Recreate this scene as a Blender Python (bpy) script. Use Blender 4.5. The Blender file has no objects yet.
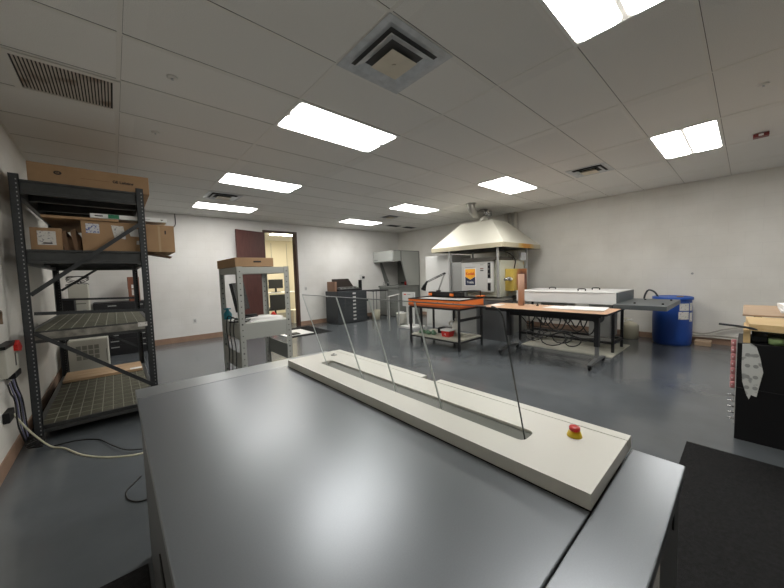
import bpy, bmesh, math, random
from mathutils import Vector, Matrix
random.seed(7)
PI = math.pi
SC = bpy.context.scene
COL = SC.collection
H = 3.05          # ceiling height
XW, XE, YN, YS = -0.73, 8.30, 8.95, -4.0

# ------------------------------------------------------------------ materials
def mat(name, col, rough=.5, metal=0, noise=0, nscale=8, bump=0, bscale=60, emit=None, estr=0, spec=.5, coat=0):
    m = bpy.data.materials.new(name); m.use_nodes = True
    nt = m.node_tree; b = nt.nodes['Principled BSDF']
    b.inputs['Base Color'].default_value = (*col, 1)
    b.inputs['Roughness'].default_value = rough
    b.inputs['Metallic'].default_value = metal
    b.inputs['Specular IOR Level'].default_value = spec
    b.inputs['Coat Weight'].default_value = coat
    tc = nt.nodes.new('ShaderNodeTexCoord')
    if noise:
        n = nt.nodes.new('ShaderNodeTexNoise'); n.inputs['Scale'].default_value = nscale; n.inputs['Detail'].default_value = 5
        nt.links.new(tc.outputs['Object'], n.inputs['Vector'])
        r = nt.nodes.new('ShaderNodeValToRGB')
        r.color_ramp.elements[0].position = .3; r.color_ramp.elements[1].position = .7
        r.color_ramp.elements[0].color = (*[c*(1-noise) for c in col], 1)
        r.color_ramp.elements[1].color = (*[min(1, c*(1+noise)) for c in col], 1)
        nt.links.new(n.outputs['Fac'], r.inputs['Fac']); nt.links.new(r.outputs['Color'], b.inputs['Base Color'])
    if bump:
        n2 = nt.nodes.new('ShaderNodeTexNoise'); n2.inputs['Scale'].default_value = bscale; n2.inputs['Detail'].default_value = 4
        nt.links.new(tc.outputs['Object'], n2.inputs['Vector'])
        bp = nt.nodes.new('ShaderNodeBump'); bp.inputs['Strength'].default_value = bump; bp.inputs['Distance'].default_value = .01
        nt.links.new(n2.outputs['Fac'], bp.inputs['Height']); nt.links.new(bp.outputs['Normal'], b.inputs['Normal'])
    if emit:
        b.inputs['Emission Color'].default_value = (*emit, 1); b.inputs['Emission Strength'].default_value = estr
    return m

def wall_mat(name, axis, col):
    """painted concrete block: courses in world metres, running bond"""
    m = mat(name, col, .6); nt = m.node_tree; b = nt.nodes['Principled BSDF']
    tc = nt.nodes.new('ShaderNodeTexCoord'); sp = nt.nodes.new('ShaderNodeSeparateXYZ'); cb = nt.nodes.new('ShaderNodeCombineXYZ')
    nt.links.new(tc.outputs['Object'], sp.inputs[0])
    nt.links.new(sp.outputs[axis], cb.inputs[0]); nt.links.new(sp.outputs['Z'], cb.inputs[1])
    br = nt.nodes.new('ShaderNodeTexBrick'); br.inputs['Scale'].default_value = 1
    br.inputs['Brick Width'].default_value = .405; br.inputs['Row Height'].default_value = .203
    br.inputs['Mortar Size'].default_value = .006; br.inputs['Mortar Smooth'].default_value = .6
    br.inputs['Color1'].default_value = (*col, 1); br.inputs['Color2'].default_value = (*[c*.985 for c in col], 1)
    br.inputs['Mortar'].default_value = (*[c*.955 for c in col], 1)
    nt.links.new(cb.outputs[0], br.inputs['Vector'])
    nz = nt.nodes.new('ShaderNodeTexNoise'); nz.inputs['Scale'].default_value = 1.3; nz.inputs['Detail'].default_value = 6
    nt.links.new(tc.outputs['Object'], nz.inputs['Vector'])
    rp = nt.nodes.new('ShaderNodeValToRGB'); rp.color_ramp.elements[0].position = .25; rp.color_ramp.elements[1].position = .6
    rp.color_ramp.elements[0].color = (.86, .85, .83, 1); rp.color_ramp.elements[1].color = (1, 1, 1, 1)
    nt.links.new(nz.outputs['Fac'], rp.inputs['Fac'])
    mx = nt.nodes.new('ShaderNodeMix'); mx.data_type = 'RGBA'; mx.blend_type = 'MULTIPLY'; mx.inputs[0].default_value = 1
    nt.links.new(br.outputs['Color'], mx.inputs[6]); nt.links.new(rp.outputs['Color'], mx.inputs[7])
    nt.links.new(mx.outputs[2], b.inputs['Base Color'])
    bp = nt.nodes.new('ShaderNodeBump'); bp.inputs['Strength'].default_value = .2; bp.inputs['Distance'].default_value = .006; bp.invert = True
    nt.links.new(br.outputs['Fac'], bp.inputs['Height']); nt.links.new(bp.outputs['Normal'], b.inputs['Normal'])
    return m

def ceiling_mat(x0, y0, col):
    m = mat('ceiling_tile', col, .85, bump=.25, bscale=160); nt = m.node_tree; b = nt.nodes['Principled BSDF']
    tc = nt.nodes.new('ShaderNodeTexCoord'); mp = nt.nodes.new('ShaderNodeMapping')
    mp.inputs['Location'].default_value = (-x0, -y0, 0)
    nt.links.new(tc.outputs['Object'], mp.inputs[0])
    br = nt.nodes.new('ShaderNodeTexBrick'); br.inputs['Scale'].default_value = 1; br.offset = 0
    br.inputs['Brick Width'].default_value = 1.2192; br.inputs['Row Height'].default_value = .6096
    br.inputs['Mortar Size'].default_value = 0.0; br.inputs['Bias'].default_value = 0
    br.inputs['Color1'].default_value = (*col, 1); br.inputs['Color2'].default_value = (*[c*.93 for c in col], 1)
    nt.links.new(mp.outputs[0], br.inputs['Vector'])
    nz = nt.nodes.new('ShaderNodeTexNoise'); nz.inputs['Scale'].default_value = 220; nz.inputs['Detail'].default_value = 3
    nt.links.new(tc.outputs['Object'], nz.inputs['Vector'])
    rp = nt.nodes.new('ShaderNodeValToRGB'); rp.color_ramp.elements[0].position = .3; rp.color_ramp.elements[1].position = .55
    rp.color_ramp.elements[0].color = (.86, .86, .86, 1); rp.color_ramp.elements[1].color = (1, 1, 1, 1)
    nt.links.new(nz.outputs['Fac'], rp.inputs['Fac'])
    mx = nt.nodes.new('ShaderNodeMix'); mx.data_type = 'RGBA'; mx.blend_type = 'MULTIPLY'; mx.inputs[0].default_value = 1
    nt.links.new(br.outputs['Color'], mx.inputs[6]); nt.links.new(rp.outputs['Color'], mx.inputs[7])
    nt.links.new(mx.outputs[2], b.inputs['Base Color'])
    return m

def stain_mat(name, col, stain, scale=5, lo=.45, hi=.6, rough=.5, centre=None, radius=.3):
    """base colour with irregular stains; with a centre, a burnt spot of its own shape"""
    m = mat(name, col, rough); nt = m.node_tree; b = nt.nodes['Principled BSDF']
    tc = nt.nodes.new('ShaderNodeTexCoord')
    n = nt.nodes.new('ShaderNodeTexNoise'); n.inputs['Scale'].default_value = scale; n.inputs['Detail'].default_value = 6
    nt.links.new(tc.outputs['Object'], n.inputs['Vector'])
    src = n.outputs['Fac']
    if centre:
        vs = nt.nodes.new('ShaderNodeVectorMath'); vs.operation = 'DISTANCE'; vs.inputs[1].default_value = centre
        nt.links.new(tc.outputs['Object'], vs.inputs[0])
        a = nt.nodes.new('ShaderNodeMath'); a.operation = 'DIVIDE'; a.inputs[1].default_value = radius
        nt.links.new(vs.outputs['Value'], a.inputs[0])
        s = nt.nodes.new('ShaderNodeMath'); s.operation = 'SUBTRACT'; s.inputs[0].default_value = 1.05
        nt.links.new(a.outputs[0], s.inputs[1])
        k = nt.nodes.new('ShaderNodeMath'); k.operation = 'MULTIPLY_ADD'; k.inputs[1].default_value = .5
        nt.links.new(n.outputs['Fac'], k.inputs[0]); nt.links.new(s.outputs[0], k.inputs[2]); src = k.outputs[0]
    r = nt.nodes.new('ShaderNodeValToRGB'); r.color_ramp.elements[0].position = lo; r.color_ramp.elements[1].position = hi
    r.color_ramp.elements[0].color = (*col, 1); r.color_ramp.elements[1].color = (*stain[-1], 1)
    for i, c in enumerate(stain[:-1]):
        e = r.color_ramp.elements.new(lo+(hi-lo)*(i+1)/len(stain)); e.color = (*c, 1)
    nt.links.new(src, r.inputs['Fac']); nt.links.new(r.outputs['Color'], b.inputs['Base Color'])
    return m

def wood_mat(name, c1, c2, axis_scale=(2, 30, 30), rough=.5):
    m = mat(name, c1, rough); nt = m.node_tree; b = nt.nodes['Principled BSDF']
    tc = nt.nodes.new('ShaderNodeTexCoord'); mp = nt.nodes.new('ShaderNodeMapping'); mp.inputs['Scale'].default_value = axis_scale
    n = nt.nodes.new('ShaderNodeTexNoise'); n.inputs['Scale'].default_value = 1; n.inputs['Detail'].default_value = 5
    nt.links.new(tc.outputs['Object'], mp.inputs[0]); nt.links.new(mp.outputs[0], n.inputs['Vector'])
    r = nt.nodes.new('ShaderNodeValToRGB'); r.color_ramp.elements[0].position = .35; r.color_ramp.elements[1].position = .65
    r.color_ramp.elements[0].color = (*c1, 1); r.color_ramp.elements[1].color = (*c2, 1)
    nt.links.new(n.outputs['Fac'], r.inputs['Fac']); nt.links.new(r.outputs['Color'], b.inputs['Base Color'])
    return m

def glass_mat(name, tint=(.985, .99, .985), refl=.6):
    m = bpy.data.materials.new(name); m.use_nodes = True; nt = m.node_tree; nt.nodes.clear()
    o = nt.nodes.new('ShaderNodeOutputMaterial'); t = nt.nodes.new('ShaderNodeBsdfTransparent'); t.inputs[0].default_value = (*tint, 1)
    g = nt.nodes.new('ShaderNodeBsdfGlossy'); g.inputs['Roughness'].default_value = .02
    f = nt.nodes.new('ShaderNodeFresnel'); f.inputs['IOR'].default_value = 1.45
    k = nt.nodes.new('ShaderNodeMath'); k.operation = 'MULTIPLY'; k.inputs[1].default_value = refl
    mx = nt.nodes.new('ShaderNodeMixShader')
    ge = nt.nodes.new('ShaderNodeNewGeometry'); iv = nt.nodes.new('ShaderNodeMath'); iv.operation = 'SUBTRACT'; iv.inputs[0].default_value = 1
    k2 = nt.nodes.new('ShaderNodeMath'); k2.operation = 'MULTIPLY'
    nt.links.new(ge.outputs['Backfacing'], iv.inputs[1]); nt.links.new(f.outputs[0], k.inputs[0])
    nt.links.new(k.outputs[0], k2.inputs[0]); nt.links.new(iv.outputs[0], k2.inputs[1]); nt.links.new(k2.outputs[0], mx.inputs[0])
    nt.links.new(t.outputs[0], mx.inputs[1]); nt.links.new(g.outputs[0], mx.inputs[2]); nt.links.new(mx.outputs[0], o.inputs[0])
    return m

WALL = (.74, .73, .705)
M = dict(
 wall_x=wall_mat('painted_block_x', 'X', WALL), wall_y=wall_mat('painted_block_y', 'Y', (.74, .72, .67)),
 ceiling=ceiling_mat(1.3455, 1.4664, (.82, .805, .765)),
 floor=mat('grey_epoxy_floor', (.106, .117, .127), .22, noise=.10, nscale=2.2, bump=.05, bscale=25, coat=.2),
 tbar=mat('ceiling_grid_paint', (.74, .72, .67), .5),
 gap=mat('dark_gap', (.11, .10, .09), .9),
 base=mat('tan_cove_base', (.30, .19, .13), .55, noise=.12),
 troffer=mat('white_troffer_frame', (.80, .80, .78), .4),
 lens=mat('lamp_lens', (.9, .9, .88), .3, emit=(1, .98, .94), estr=9.0),
 crease=mat('lens_crease', (.75, .73, .68), .4, emit=(1, .95, .85), estr=.22),
 vent=mat('grey_vent_metal', (.52, .54, .55), .35, .3, noise=.12, nscale=15),
 vent_dark=mat('vent_throat', (.03, .03, .03), .8),
 vent_mid=mat('vent_throat_grey', (.085, .085, .085), .7),
 vent_cream=mat('cream_vent_cone', (.66, .60, .48), .5, noise=.06),
 grille=stain_mat('rusty_grille', (.52, .48, .42), [(.24, .16, .11), (.16, .08, .04)], 3.5, .5, .75),
 machine=mat('grey_machine_paint', (.178, .192, .207), .32, .58, noise=.03, nscale=300),
 machine_trim=mat('grey_machine_trim', (.25, .265, .275), .32, .55),
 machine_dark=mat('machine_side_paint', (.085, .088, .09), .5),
 offwhite=mat('offwhite_bar', (.60, .59, .535), .42),
 slot=mat('grey_green_slot', (.105, .11, .092), .5),
 black=mat('black_plastic', (.007, .007, .008), .5, spec=.3),
 blackm=mat('black_metal', (.014, .014, .016), .5, .2),
 slate=mat('slate_black', (.035, .04, .045), .5),
 rubber=mat('black_rubber_mat', (.014, .014, .0145), .85, noise=.35, nscale=60, bump=.7, bscale=300, spec=.2),
 glass=glass_mat('clear_acrylic'), edge=mat('acrylic_edge', (.62, .66, .64), .25), edge_dark=mat('acrylic_dark_edge', (.05, .055, .055), .25),
 jar=glass_mat('green_glass', (.75, .82, .68), .8),
 rack=mat('grey_rack_steel', (.050, .054, .057), .45, .4, noise=.12, nscale=20), hole=mat('bright_post_hole', (.36, .37, .37), .6),
 rack_beam=mat('rack_beam_steel', (.062, .065, .065), .42, .4, noise=.15, nscale=14),
 deck=mat('olive_rack_deck', (.082, .078, .052), .6, noise=.22, nscale=12), wire=mat('deck_wire', (.27, .27, .21), .5),
 unit=mat('grey_green_steel', (.40, .41, .38), .5, .1), unit_hole=mat('dark_punched_hole', (.02, .02, .02), .8),
 card=mat('brown_cardboard', (.36, .225, .12), .8, noise=.10, nscale=6), card_dark=mat('dark_cardboard', (.15, .085, .045), .8, noise=.2, nscale=9),
 card_red=mat('reddish_cardboard', (.22, .085, .05), .8, noise=.1),
 panel_brown=mat('brown_panel_board', (.26, .15, .10), .7), tube=mat('tube_cardboard', (.42, .25, .17), .75), ink=mat('dark_print', (.03, .022, .02), .7), tape=mat('packing_tape', (.42, .30, .17), .35),
 label=stain_mat('printed_label', (.66, .64, .60), [(.40, .39, .38), (.25, .25, .27)], 60, .56, .66), label_blue=stain_mat('blue_printed_label', (.62, .63, .66), [(.15, .18, .40), (.10, .12, .34)], 45, .53, .6),
 paper=mat('white_paper', (.82, .82, .80), .7), green=mat('green_print', (.03, .20, .10), .6),
 white=mat('white_paint', (.78, .78, .76), .4), white_panel=mat('white_panel', (.62, .62, .60), .45),
 beige=mat('beige_plastic', (.46, .45, .39), .55), beige_dark=mat('beige_louvre', (.20, .20, .17), .6),
 red=mat('red_plastic', (.55, .02, .015), .3), yellow=mat('yellow_plastic', (.75, .52, .02), .35),
 orange=mat('orange_paint', (.88, .20, .03), .4), orange_dark=mat('orange_brown_lower', (.42, .10, .03), .5),
 lumber=wood_mat('pale_lumber', (.42, .27, .15), (.58, .41, .25), (3, 50, 50)), bright_wood=wood_mat('blonde_board', (.62, .42, .19), (.70, .52, .27), (40, 3, 40)),
 brown_wood=wood_mat('brown_board', (.36, .25, .16), (.45, .32, .21), (30, 3, 30)), tabletop=wood_mat('peach_laminate', (.55, .33, .20), (.62, .39, .25), (2, 3, 3), .35),
 door=wood_mat('maroon_door', (.065, .020, .016), (.085, .028, .022), (25, 25, 3), .5), door_frame=mat('brown_door_frame', (.06, .03, .025), .45),
 cream=mat('cream_office_wall', (.80, .74, .58), .7),
 chrome=mat('chrome', (.55, .55, .56), .12, 1), flex=mat('brushed_flex_duct', (.38, .37, .34), .35, .8),
 canopy=mat('cream_enamel', (.56, .545, .47), .38), canopy_stain=stain_mat('stained_cream_rim', (.44, .40, .29), [(.50, .30, .06), (.50, .22, .02)], 5, .45, 1.15, .4, (.25, -.97, .06), .5),
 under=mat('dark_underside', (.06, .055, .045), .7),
 burnt=stain_mat('burnt_yellow', (.50, .36, .07), [(.36, .13, .03), (.12, .03, .02)], 7, .45, 1.0, .5, (-.05, -.10, .22), .46),
 panel_grey=mat('panel_grey', (.33, .335, .32), .45), panel_light=mat('panel_light_grey', (.52, .52, .50), .45), panel_green=stain_mat('greenish_cream_panel', (.52, .53, .44), [(.58, .42, .18), (.5, .33, .12)], 4, .6, .75),
 navy=mat('navy_print', (.02, .03, .075), .5), orange_print=mat('orange_print', (.90, .42, .03), .5), red_print=mat('red_print', (.62, .05, .02), .5),
 pedestal=mat('dark_grey_enamel', (.085, .09, .095), .5), slab=mat('slate_grey_metal', (.10, .115, .12), .42, .3), slab_foot=mat('grey_foot', (.17, .175, .175), .45, .3), slab_side=mat('slate_edge', (.055, .065, .07), .5),
 blue=mat('blue_drum', (.010, .055, .28), .38), blue_lid=mat('blue_drum_lid', (.015, .085, .40), .35),
 jug=mat('translucent_plastic', (.60, .57, .44), .4), jug_white=mat('white_plastic', (.72, .71, .64), .4),
 steel=mat('booth_grey', (.25, .26, .245), .45, .2), steel_light=mat('booth_light', (.44, .455, .43), .45), steel_in=mat('booth_inside', (.17, .175, .16), .5, .2),
 dark_screen=mat('monitor_screen', (.02, .022, .025), .25), cable=mat('black_cable', (.012, .012, .012), .5), cable_white=mat('cream_cable', (.60, .58, .44), .5), cable_purple=mat('grey_blue_cable', (.16, .16, .26), .5),
 teal=mat('teal_plastic', (.01, .22, .30), .4), pink=mat('pink_bottle', (.50, .20, .20), .4), wall_pipe=mat('painted_pipe', (.60, .57, .50), .45), hose=mat('grey_hose', (.40, .38, .33), .5),
 floor_mat=mat('pale_board', (.45, .44, .37), .6, noise=.15, nscale=5), green_item=mat('green_bag', (.10, .20, .12), .5, noise=.3, nscale=20),
 bubble=stain_mat('blister_sheet', (.62, .63, .60), [(.40, .41, .39), (.33, .34, .33)], 16, .55, .65),
 redsens=mat('maroon_detector', (.16, .02, .02), .4),
)

# ------------------------------------------------------------------ mesh builder
class B:
    """collects shapes of ONE part, in world metres"""
    def __init__(s): s.bm = bmesh.new()
    def _tag(s, fs, mi):
        for f in fs: f.material_index = mi
    def box(s, x0, x1, y0, y1, z0, z1, mi=0, bev=0):
        vs = [s.bm.verts.new((x, y, z)) for x in (x0, x1) for y in (y0, y1) for z in (z0, z1)]
        fs = [s.bm.faces.new([vs[i] for i in q]) for q in ((0,1,3,2),(4,6,7,5),(0,4,5,1),(2,3,7,6),(0,2,6,4),(1,5,7,3))]
        s._tag(fs, mi)
        if bev:
            es = list({e for f in fs for e in f.edges})
            r = bmesh.ops.bevel(s.bm, geom=es, offset=bev, segments=2, affect='EDGES', profile=.5)
            s._tag(r['faces'], mi)
        return s
    def hull(s, pts, faces, mi=0):
        vs = [s.bm.verts.new(p) for p in pts]
        s._tag([s.bm.faces.new([vs[i] for i in f]) for f in faces], mi); return s
    def prism(s, poly, axis, a, b, mi=0):
        """poly of 2-D points in the plane normal to axis, extruded a..b"""
        def P(u, v, w): return {'x': (w, u, v), 'y': (u, w, v), 'z': (u, v, w)}[axis]
        n = len(poly); A = [s.bm.verts.new(P(u, v, a)) for u, v in poly]; C = [s.bm.verts.new(P(u, v, b)) for u, v in poly]
        fs = [s.bm.faces.new(A[::-1]), s.bm.faces.new(C)] + [s.bm.faces.new([A[i], A[(i+1) % n], C[(i+1) % n], C[i]]) for i in range(n)]
        s._tag(fs, mi); return s
    def tube(s, pts, r, seg=10, mi=0, r2=None, smooth=True):
        pts = [Vector(p) for p in pts]; rings = []; n = len(pts); up = Vector((0, 0, 1))
        t0 = (pts[1]-pts[0]).normalized(); a = t0.orthogonal().normalized()
        for i, p in enumerate(pts):
            t = ((pts[min(i+1, n-1)]-p).normalized()+(p-pts[max(i-1, 0)]).normalized())
            t = t.normalized() if t.length > 1e-6 else t0
            a = (a-t*a.dot(t)).normalized(); b = t.cross(a)
            rr = r if r2 is None else r+(r2-r)*i/(n-1)
            if isinstance(r, (list, tuple)): rr = r[i]
            rings.append([s.bm.verts.new(p+a*math.cos(2*PI*k/seg)*rr+b*math.sin(2*PI*k/seg)*rr) for k in range(seg)])
        fs = []
        for q, w in zip(rings, rings[1:]):
            for k in range(seg): fs.append(s.bm.faces.new([q[k], q[(k+1) % seg], w[(k+1) % seg], w[k]]))
        for f in fs: f.smooth = smooth
        e = [s.bm.faces.new(rings[0][::-1]), s.bm.faces.new(rings[-1])]
        s._tag(fs+e, mi); return s
    def lathe(s, cx, cy, prof, seg=32, mi=0):
        rings = [[s.bm.verts.new((cx+r*math.cos(2*PI*k/seg), cy+r*math.sin(2*PI*k/seg), z)) for k in range(seg)] for r, z in prof]
        fs = []
        for q, w in zip(rings, rings[1:]):
            for k in range(seg):
                f = s.bm.faces.new([q[k], q[(k+1) % seg], w[(k+1) % seg], w[k]]); f.smooth = True; fs.append(f)
        fs += [s.bm.faces.new(rings[0][::-1]), s.bm.faces.new(rings[-1])]
        s._tag(fs, mi); return s
    def beam(s, p0, p1, w, h, mi=0, up=(0, 0, 1)):
        p0, p1 = Vector(p0), Vector(p1); t = (p1-p0).normalized(); u = Vector(up)
        a = t.cross(u).normalized(); b = a.cross(t).normalized()
        vs = [s.bm.verts.new(p+a*i*w/2+b*j*h/2) for p in (p0, p1) for i, j in ((-1,-1),(1,-1),(1,1),(-1,1))]
        s._tag([s.bm.faces.new([vs[i] for i in q]) for q in ((0,3,2,1),(4,5,6,7),(0,1,5,4),(1,2,6,5),(2,3,7,6),(3,0,4,7))], mi); return s
    def build(s, name, mats, parent=None, smooth=None):
        bmesh.ops.recalc_face_normals(s.bm, faces=s.bm.faces)
        if parent is not None: off = root_of(parent)['_o']; off = Vector(off)
        else:
            lo = Vector([min(v.co[i] for v in s.bm.verts) for i in range(3)]); hi = Vector([max(v.co[i] for v in s.bm.verts) for i in range(3)])
            off = Vector(((lo.x+hi.x)/2, (lo.y+hi.y)/2, lo.z))
        bmesh.ops.translate(s.bm, verts=s.bm.verts, vec=-off)
        me = bpy.data.meshes.new(name); s.bm.to_mesh(me); s.bm.free()
        o = bpy.data.objects.new(name, me); COL.objects.link(o)
        for m in (mats if isinstance(mats, (list, tuple)) else [mats]): me.materials.append(M[m] if isinstance(m, str) else m)
        if parent is None: o.location = off
        else: o.parent = parent
        return o

def root_of(o):
    while o.parent is not None: o = o.parent
    return o
def tag(o, label, cat, group=None, kind=None):
    o['label'] = label; o['category'] = cat
    if group: o['group'] = group
    if kind: o['kind'] = kind
    return o
def thing(name, label, cat, loc, rotz=0, group=None, local=False):
    o = bpy.data.objects.new(name, None); COL.objects.link(o); o.location = loc; o.rotation_euler = (0, 0, rotz)
    o.empty_display_size = .1
    o['_o'] = (0., 0., 0.) if local else tuple(float(c) for c in loc)
    return tag(o, label, cat, group)
def struct(o): o['kind'] = 'structure'; return o
def dup(root, loc, label=None, rotz=None, group=None):
    r = root.copy(); COL.objects.link(r); r.location = loc
    if rotz is not None: r.rotation_euler = (0, 0, rotz)
    if label: r['label'] = label
    if group: r['group'] = group
    def rec(src, dst):
        for ch in list(src.children):
            c = ch.copy(); COL.objects.link(c); c.parent = dst; rec(ch, c)
    rec(root, r); return r
def text(body, size, loc, rx, rz, m, parent, name='lettering', label=None, ext=.0008, align='CENTER', sx=1.0, bold=0):
    cu = bpy.data.curves.new(name, 'FONT'); cu.body = body; cu.size = size; cu.extrude = ext; cu.align_x = align; cu.align_y = 'CENTER'; cu.offset = bold
    t = bpy.data.objects.new(name+'_src', cu); COL.objects.link(t)
    bpy.context.view_layer.update()
    me = bpy.data.meshes.new_from_object(t.evaluated_get(bpy.context.evaluated_depsgraph_get()))
    bpy.data.objects.remove(t); bpy.data.curves.remove(cu)
    off = Vector(root_of(parent)['_o'])
    mt = Matrix.Translation(Vector(loc)-off) @ Matrix.Rotation(rz, 4, 'Z') @ Matrix.Rotation(rx, 4, 'X') @ Matrix.Scale(sx, 4, (1, 0, 0))
    me.transform(mt); me.name = name; me.materials.clear(); me.materials.append(M[m])
    o = bpy.data.objects.new(name, me); COL.objects.link(o); o.parent = parent
    return o
def curve_pts(pts, n=8):
    """Catmull-Rom through points"""
    P = [Vector(p) for p in pts]; P = [P[0]*2-P[1]]+P+[P[-1]*2-P[-2]]; out = []
    for i in range(1, len(P)-2):
        for k in range(n):
            t = k/n; a, b, c, d = P[i-1], P[i], P[i+1], P[i+2]
            out.append(.5*((2*b)+(-a+c)*t+(2*a-5*b+4*c-d)*t*t+(-a+3*b-3*c+d)*t**3))
    out.append(P[-2]); return out
NX = (PI/2, -PI/2)      # text turned to face -x
NY = (PI/2, 0)          # text turned to face -y

# ------------------------------------------------------------------ room shell
struct(B().box(XW-.2, XE+.2, YS-.2, YN+4.2, -.15, 0).build('floor', 'floor'))
struct(B().box(XW-.2, XE+.2, YS-.2, YN+.2, H, H+.12).build('ceiling', 'ceiling'))
struct(B().box(XW-.2, XW, YS, YN, 0, H).build('wall_left', 'wall_y'))
struct(B().box(XE, XE+.2, YS, YN, 0, H).build('wall_right', 'wall_y'))
struct(B().box(XW-.2, XE+.2, YS-.2, YS, 0, H).build('wall_rear', 'wall_x'))
DX0, DX1, DZ = 3.22, 4.12, 2.76
wb = B()
wb.box(XW-.2, DX0-.05, YN, YN+.2, 0, H); wb.box(DX1+.05, XE+.2, YN, YN+.2, 0, H); wb.box(DX0-.05, DX1+.05, YN, YN+.2, DZ+.05, H)
struct(wb.build('wall_back', 'wall_x'))
bb = B(); bb.box(XW, DX0-.05, YN-.012, YN, 0, .13); bb.box(DX1+.05, XE, YN-.012, YN, 0, .13)
struct(bb.build('baseboard_back', 'base'))
struct(B().box(XE-.012, XE, YS, YN-.012, 0, .11).build('baseboard_right', 'base'))
struct(B().box(XW, XW+.012, YS, YN-.012, 0, .12).build('baseboard_left', 'base'))
fj = B()
for y in (5.0,): fj.box(XW, XE, y-.003, y+.003, 0, .0006)
struct(fj.build('trim_2', 'gap'))
# ceiling grid
GX, GY = 1.3455, 1.4664
tb = B()
i0 = math.ceil((XW-GX)/1.2192); i1 = math.floor((XE-GX)/1.2192)
for i in range(i0, i1+1):
    x = GX+i*1.2192; tb.box(x-.013, x+.013, YS, YN, H-.003, H, 0); tb.box(x+.013, x+.0148, YS, YN, H-.0012, H, 1)
j0 = math.ceil((YS-GY)/.6096); j1 = math.floor((YN-GY)/.6096)
for j in range(j0, j1+1):
    y = GY+j*.6096; tb.box(XW, XE, y-.010, y+.010, H-.0028, H, 0); tb.box(XW, XE, y-.0135, y-.010, H-.0012, H, 1)
tb.box(XW, XE, YN-.022, YN, H-.004, H); tb.box(XE-.022, XE, YS, YN, H-.004, H); tb.box(XW, XW+.022, YS, YN, H-.004, H)
struct(tb.build('trim_1', ['tbar', 'gap']))
# doorway
df = B(); df.box(DX0-.05, DX0, YN-.02, YN+.2, 0, DZ+.05); df.box(DX1, DX1+.05, YN-.02, YN+.2, 0, DZ+.05); df.box(DX0, DX1, YN-.02, YN+.2, DZ, DZ+.05)
df.box(DX1-.012, DX1, YN+.06, YN+.075, 0, DZ)
dfo = struct(df.build('trim_3', 'door_frame'))
# office beyond the door
ob = B(); ob.box(1.2, 1.3, YN+.2, YN+4, 0, H); ob.box(7.2, 7.3, YN+.2, YN+4, 0, H); ob.box(1.2, 7.3, YN+4, YN+4.1, 0, H)
for x in (4.9, 5.55, 6.2): ob.box(x-.006, x+.006, YN+3.985, YN+4, 1.9, 2.9, 1)
struct(ob.build('wall_office', ['cream', 'beige']))
struct(B().box(1.2, 7.3, YN+.2, YN+4.1, H-.05, H+.05).build('ceiling_office', 'ceiling'))

# door leaf, swung wide open into the room
d = thing('door_2', 'maroon door leaf swung open against the white wall', 'door', (DX0-.01, YN-.03, 0), 0, local=True)
d['kind'] = 'structure'; del d['label']; del d['category']
d.rotation_euler = (0, 0, math.radians(200))
# local: leaf along +x from hinge
lf = B(); lf.box(0, .86, -.045, 0, .02, DZ-.02, bev=.003); lf.build('leaf', 'door', d)
hd = B(); hd.tube([(.78, -.045, 1.02), (.78, -.11, 1.02), (.68, -.11, 1.02)], .011);
hd.build('door_handle', 'chrome', d)

# ------------------------------------------------------------------ ceiling lights
def light(i, y0, first=None, label=''):
    x0 = GX+i*1.2192
    if first is not None: return dup(first, (x0, y0, H-.05), label)
    r = thing('ceiling_light', label, 'ceiling light', (x0, y0, H-.05), group='recessed fluorescent ceiling lights')
    f = B(); w, d_ = 1.2192, .6096; z0, z1 = H-.006, H-.0035
    for a in ((0, w, 0, .022), (0, w, d_-.022, d_), (0, .022, .022, d_-.022), (w-.022, w, .022, d_-.022)):
        f.box(x0+a[0], x0+a[1], y0+a[2], y0+a[3], z0, H-.003)
    f.build('frame', 'troffer', r)
    for k in (0, 1):
        yy = y0+.022+k*.2955; b = B()
        # lens with rounded ends
        x_a, x_b, y_a, y_b = x0+.024, x0+w-.024, yy+.002, yy+.268; R = .05; pl = []
        for cx, cy, st in ((x_b-R, y_b-R, 0), (x_a+R, y_b-R, 90), (x_a+R, y_a+R, 180), (x_b-R, y_a+R, 270)):
            for q in range(6):
                an = math.radians(st+q*18); pl.append((cx+R*math.cos(an), cy+R*math.sin(an)))
        b.prism(pl, 'z', H-.0048, H-.0034); b.build('lens', 'lens', r)
    b = B(); b.box(x0+.022, x0+w-.022, y0+.022, y0+d_-.022, H-.0032, H-.0015); b.build('reflector', 'crease', r)
    return r
L0 = light(0, GY-2*.6096, None, 'recessed ceiling light nearest the camera, cut off by the top edge')
light(0, GY+2*.6096, L0, 'bright recessed ceiling light just past the square ceiling diffuser, over the grey machine')
light(0, GY+6*.6096, L0, 'recessed ceiling light just before the small square vent in front of the back wall')
light(0, 7.36, L0, 'ceiling light nearest the back wall, above the left of the open door')
light(3, GY-2*.6096, L0, 'ceiling light near the right wall beside the small maroon detector')
light(3, GY+2*.6096, L0, 'recessed ceiling light left of the wide vent, nearest the canopy hood')
light(3, GY+6*.6096, L0, 'ceiling light in the right row behind the duct elbow')
light(3, 7.36, L0, 'small far ceiling light in front of the grey corner booth')
light(3, -2.19, L0, 'recessed ceiling light in the right row behind the camera')
# office lamp
r = thing('ceiling_light', 'ceiling light in the cream office beyond the open door', 'ceiling light', (4.2, YN+1.6, H-.07))
B().box(4.2, 5.4, YN+1.6, YN+2.2, H-.062, H-.0505).build('lens', mat('office_lens', (.9, .9, .85), .3, emit=(1, .92, .74), estr=20), r)

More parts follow.
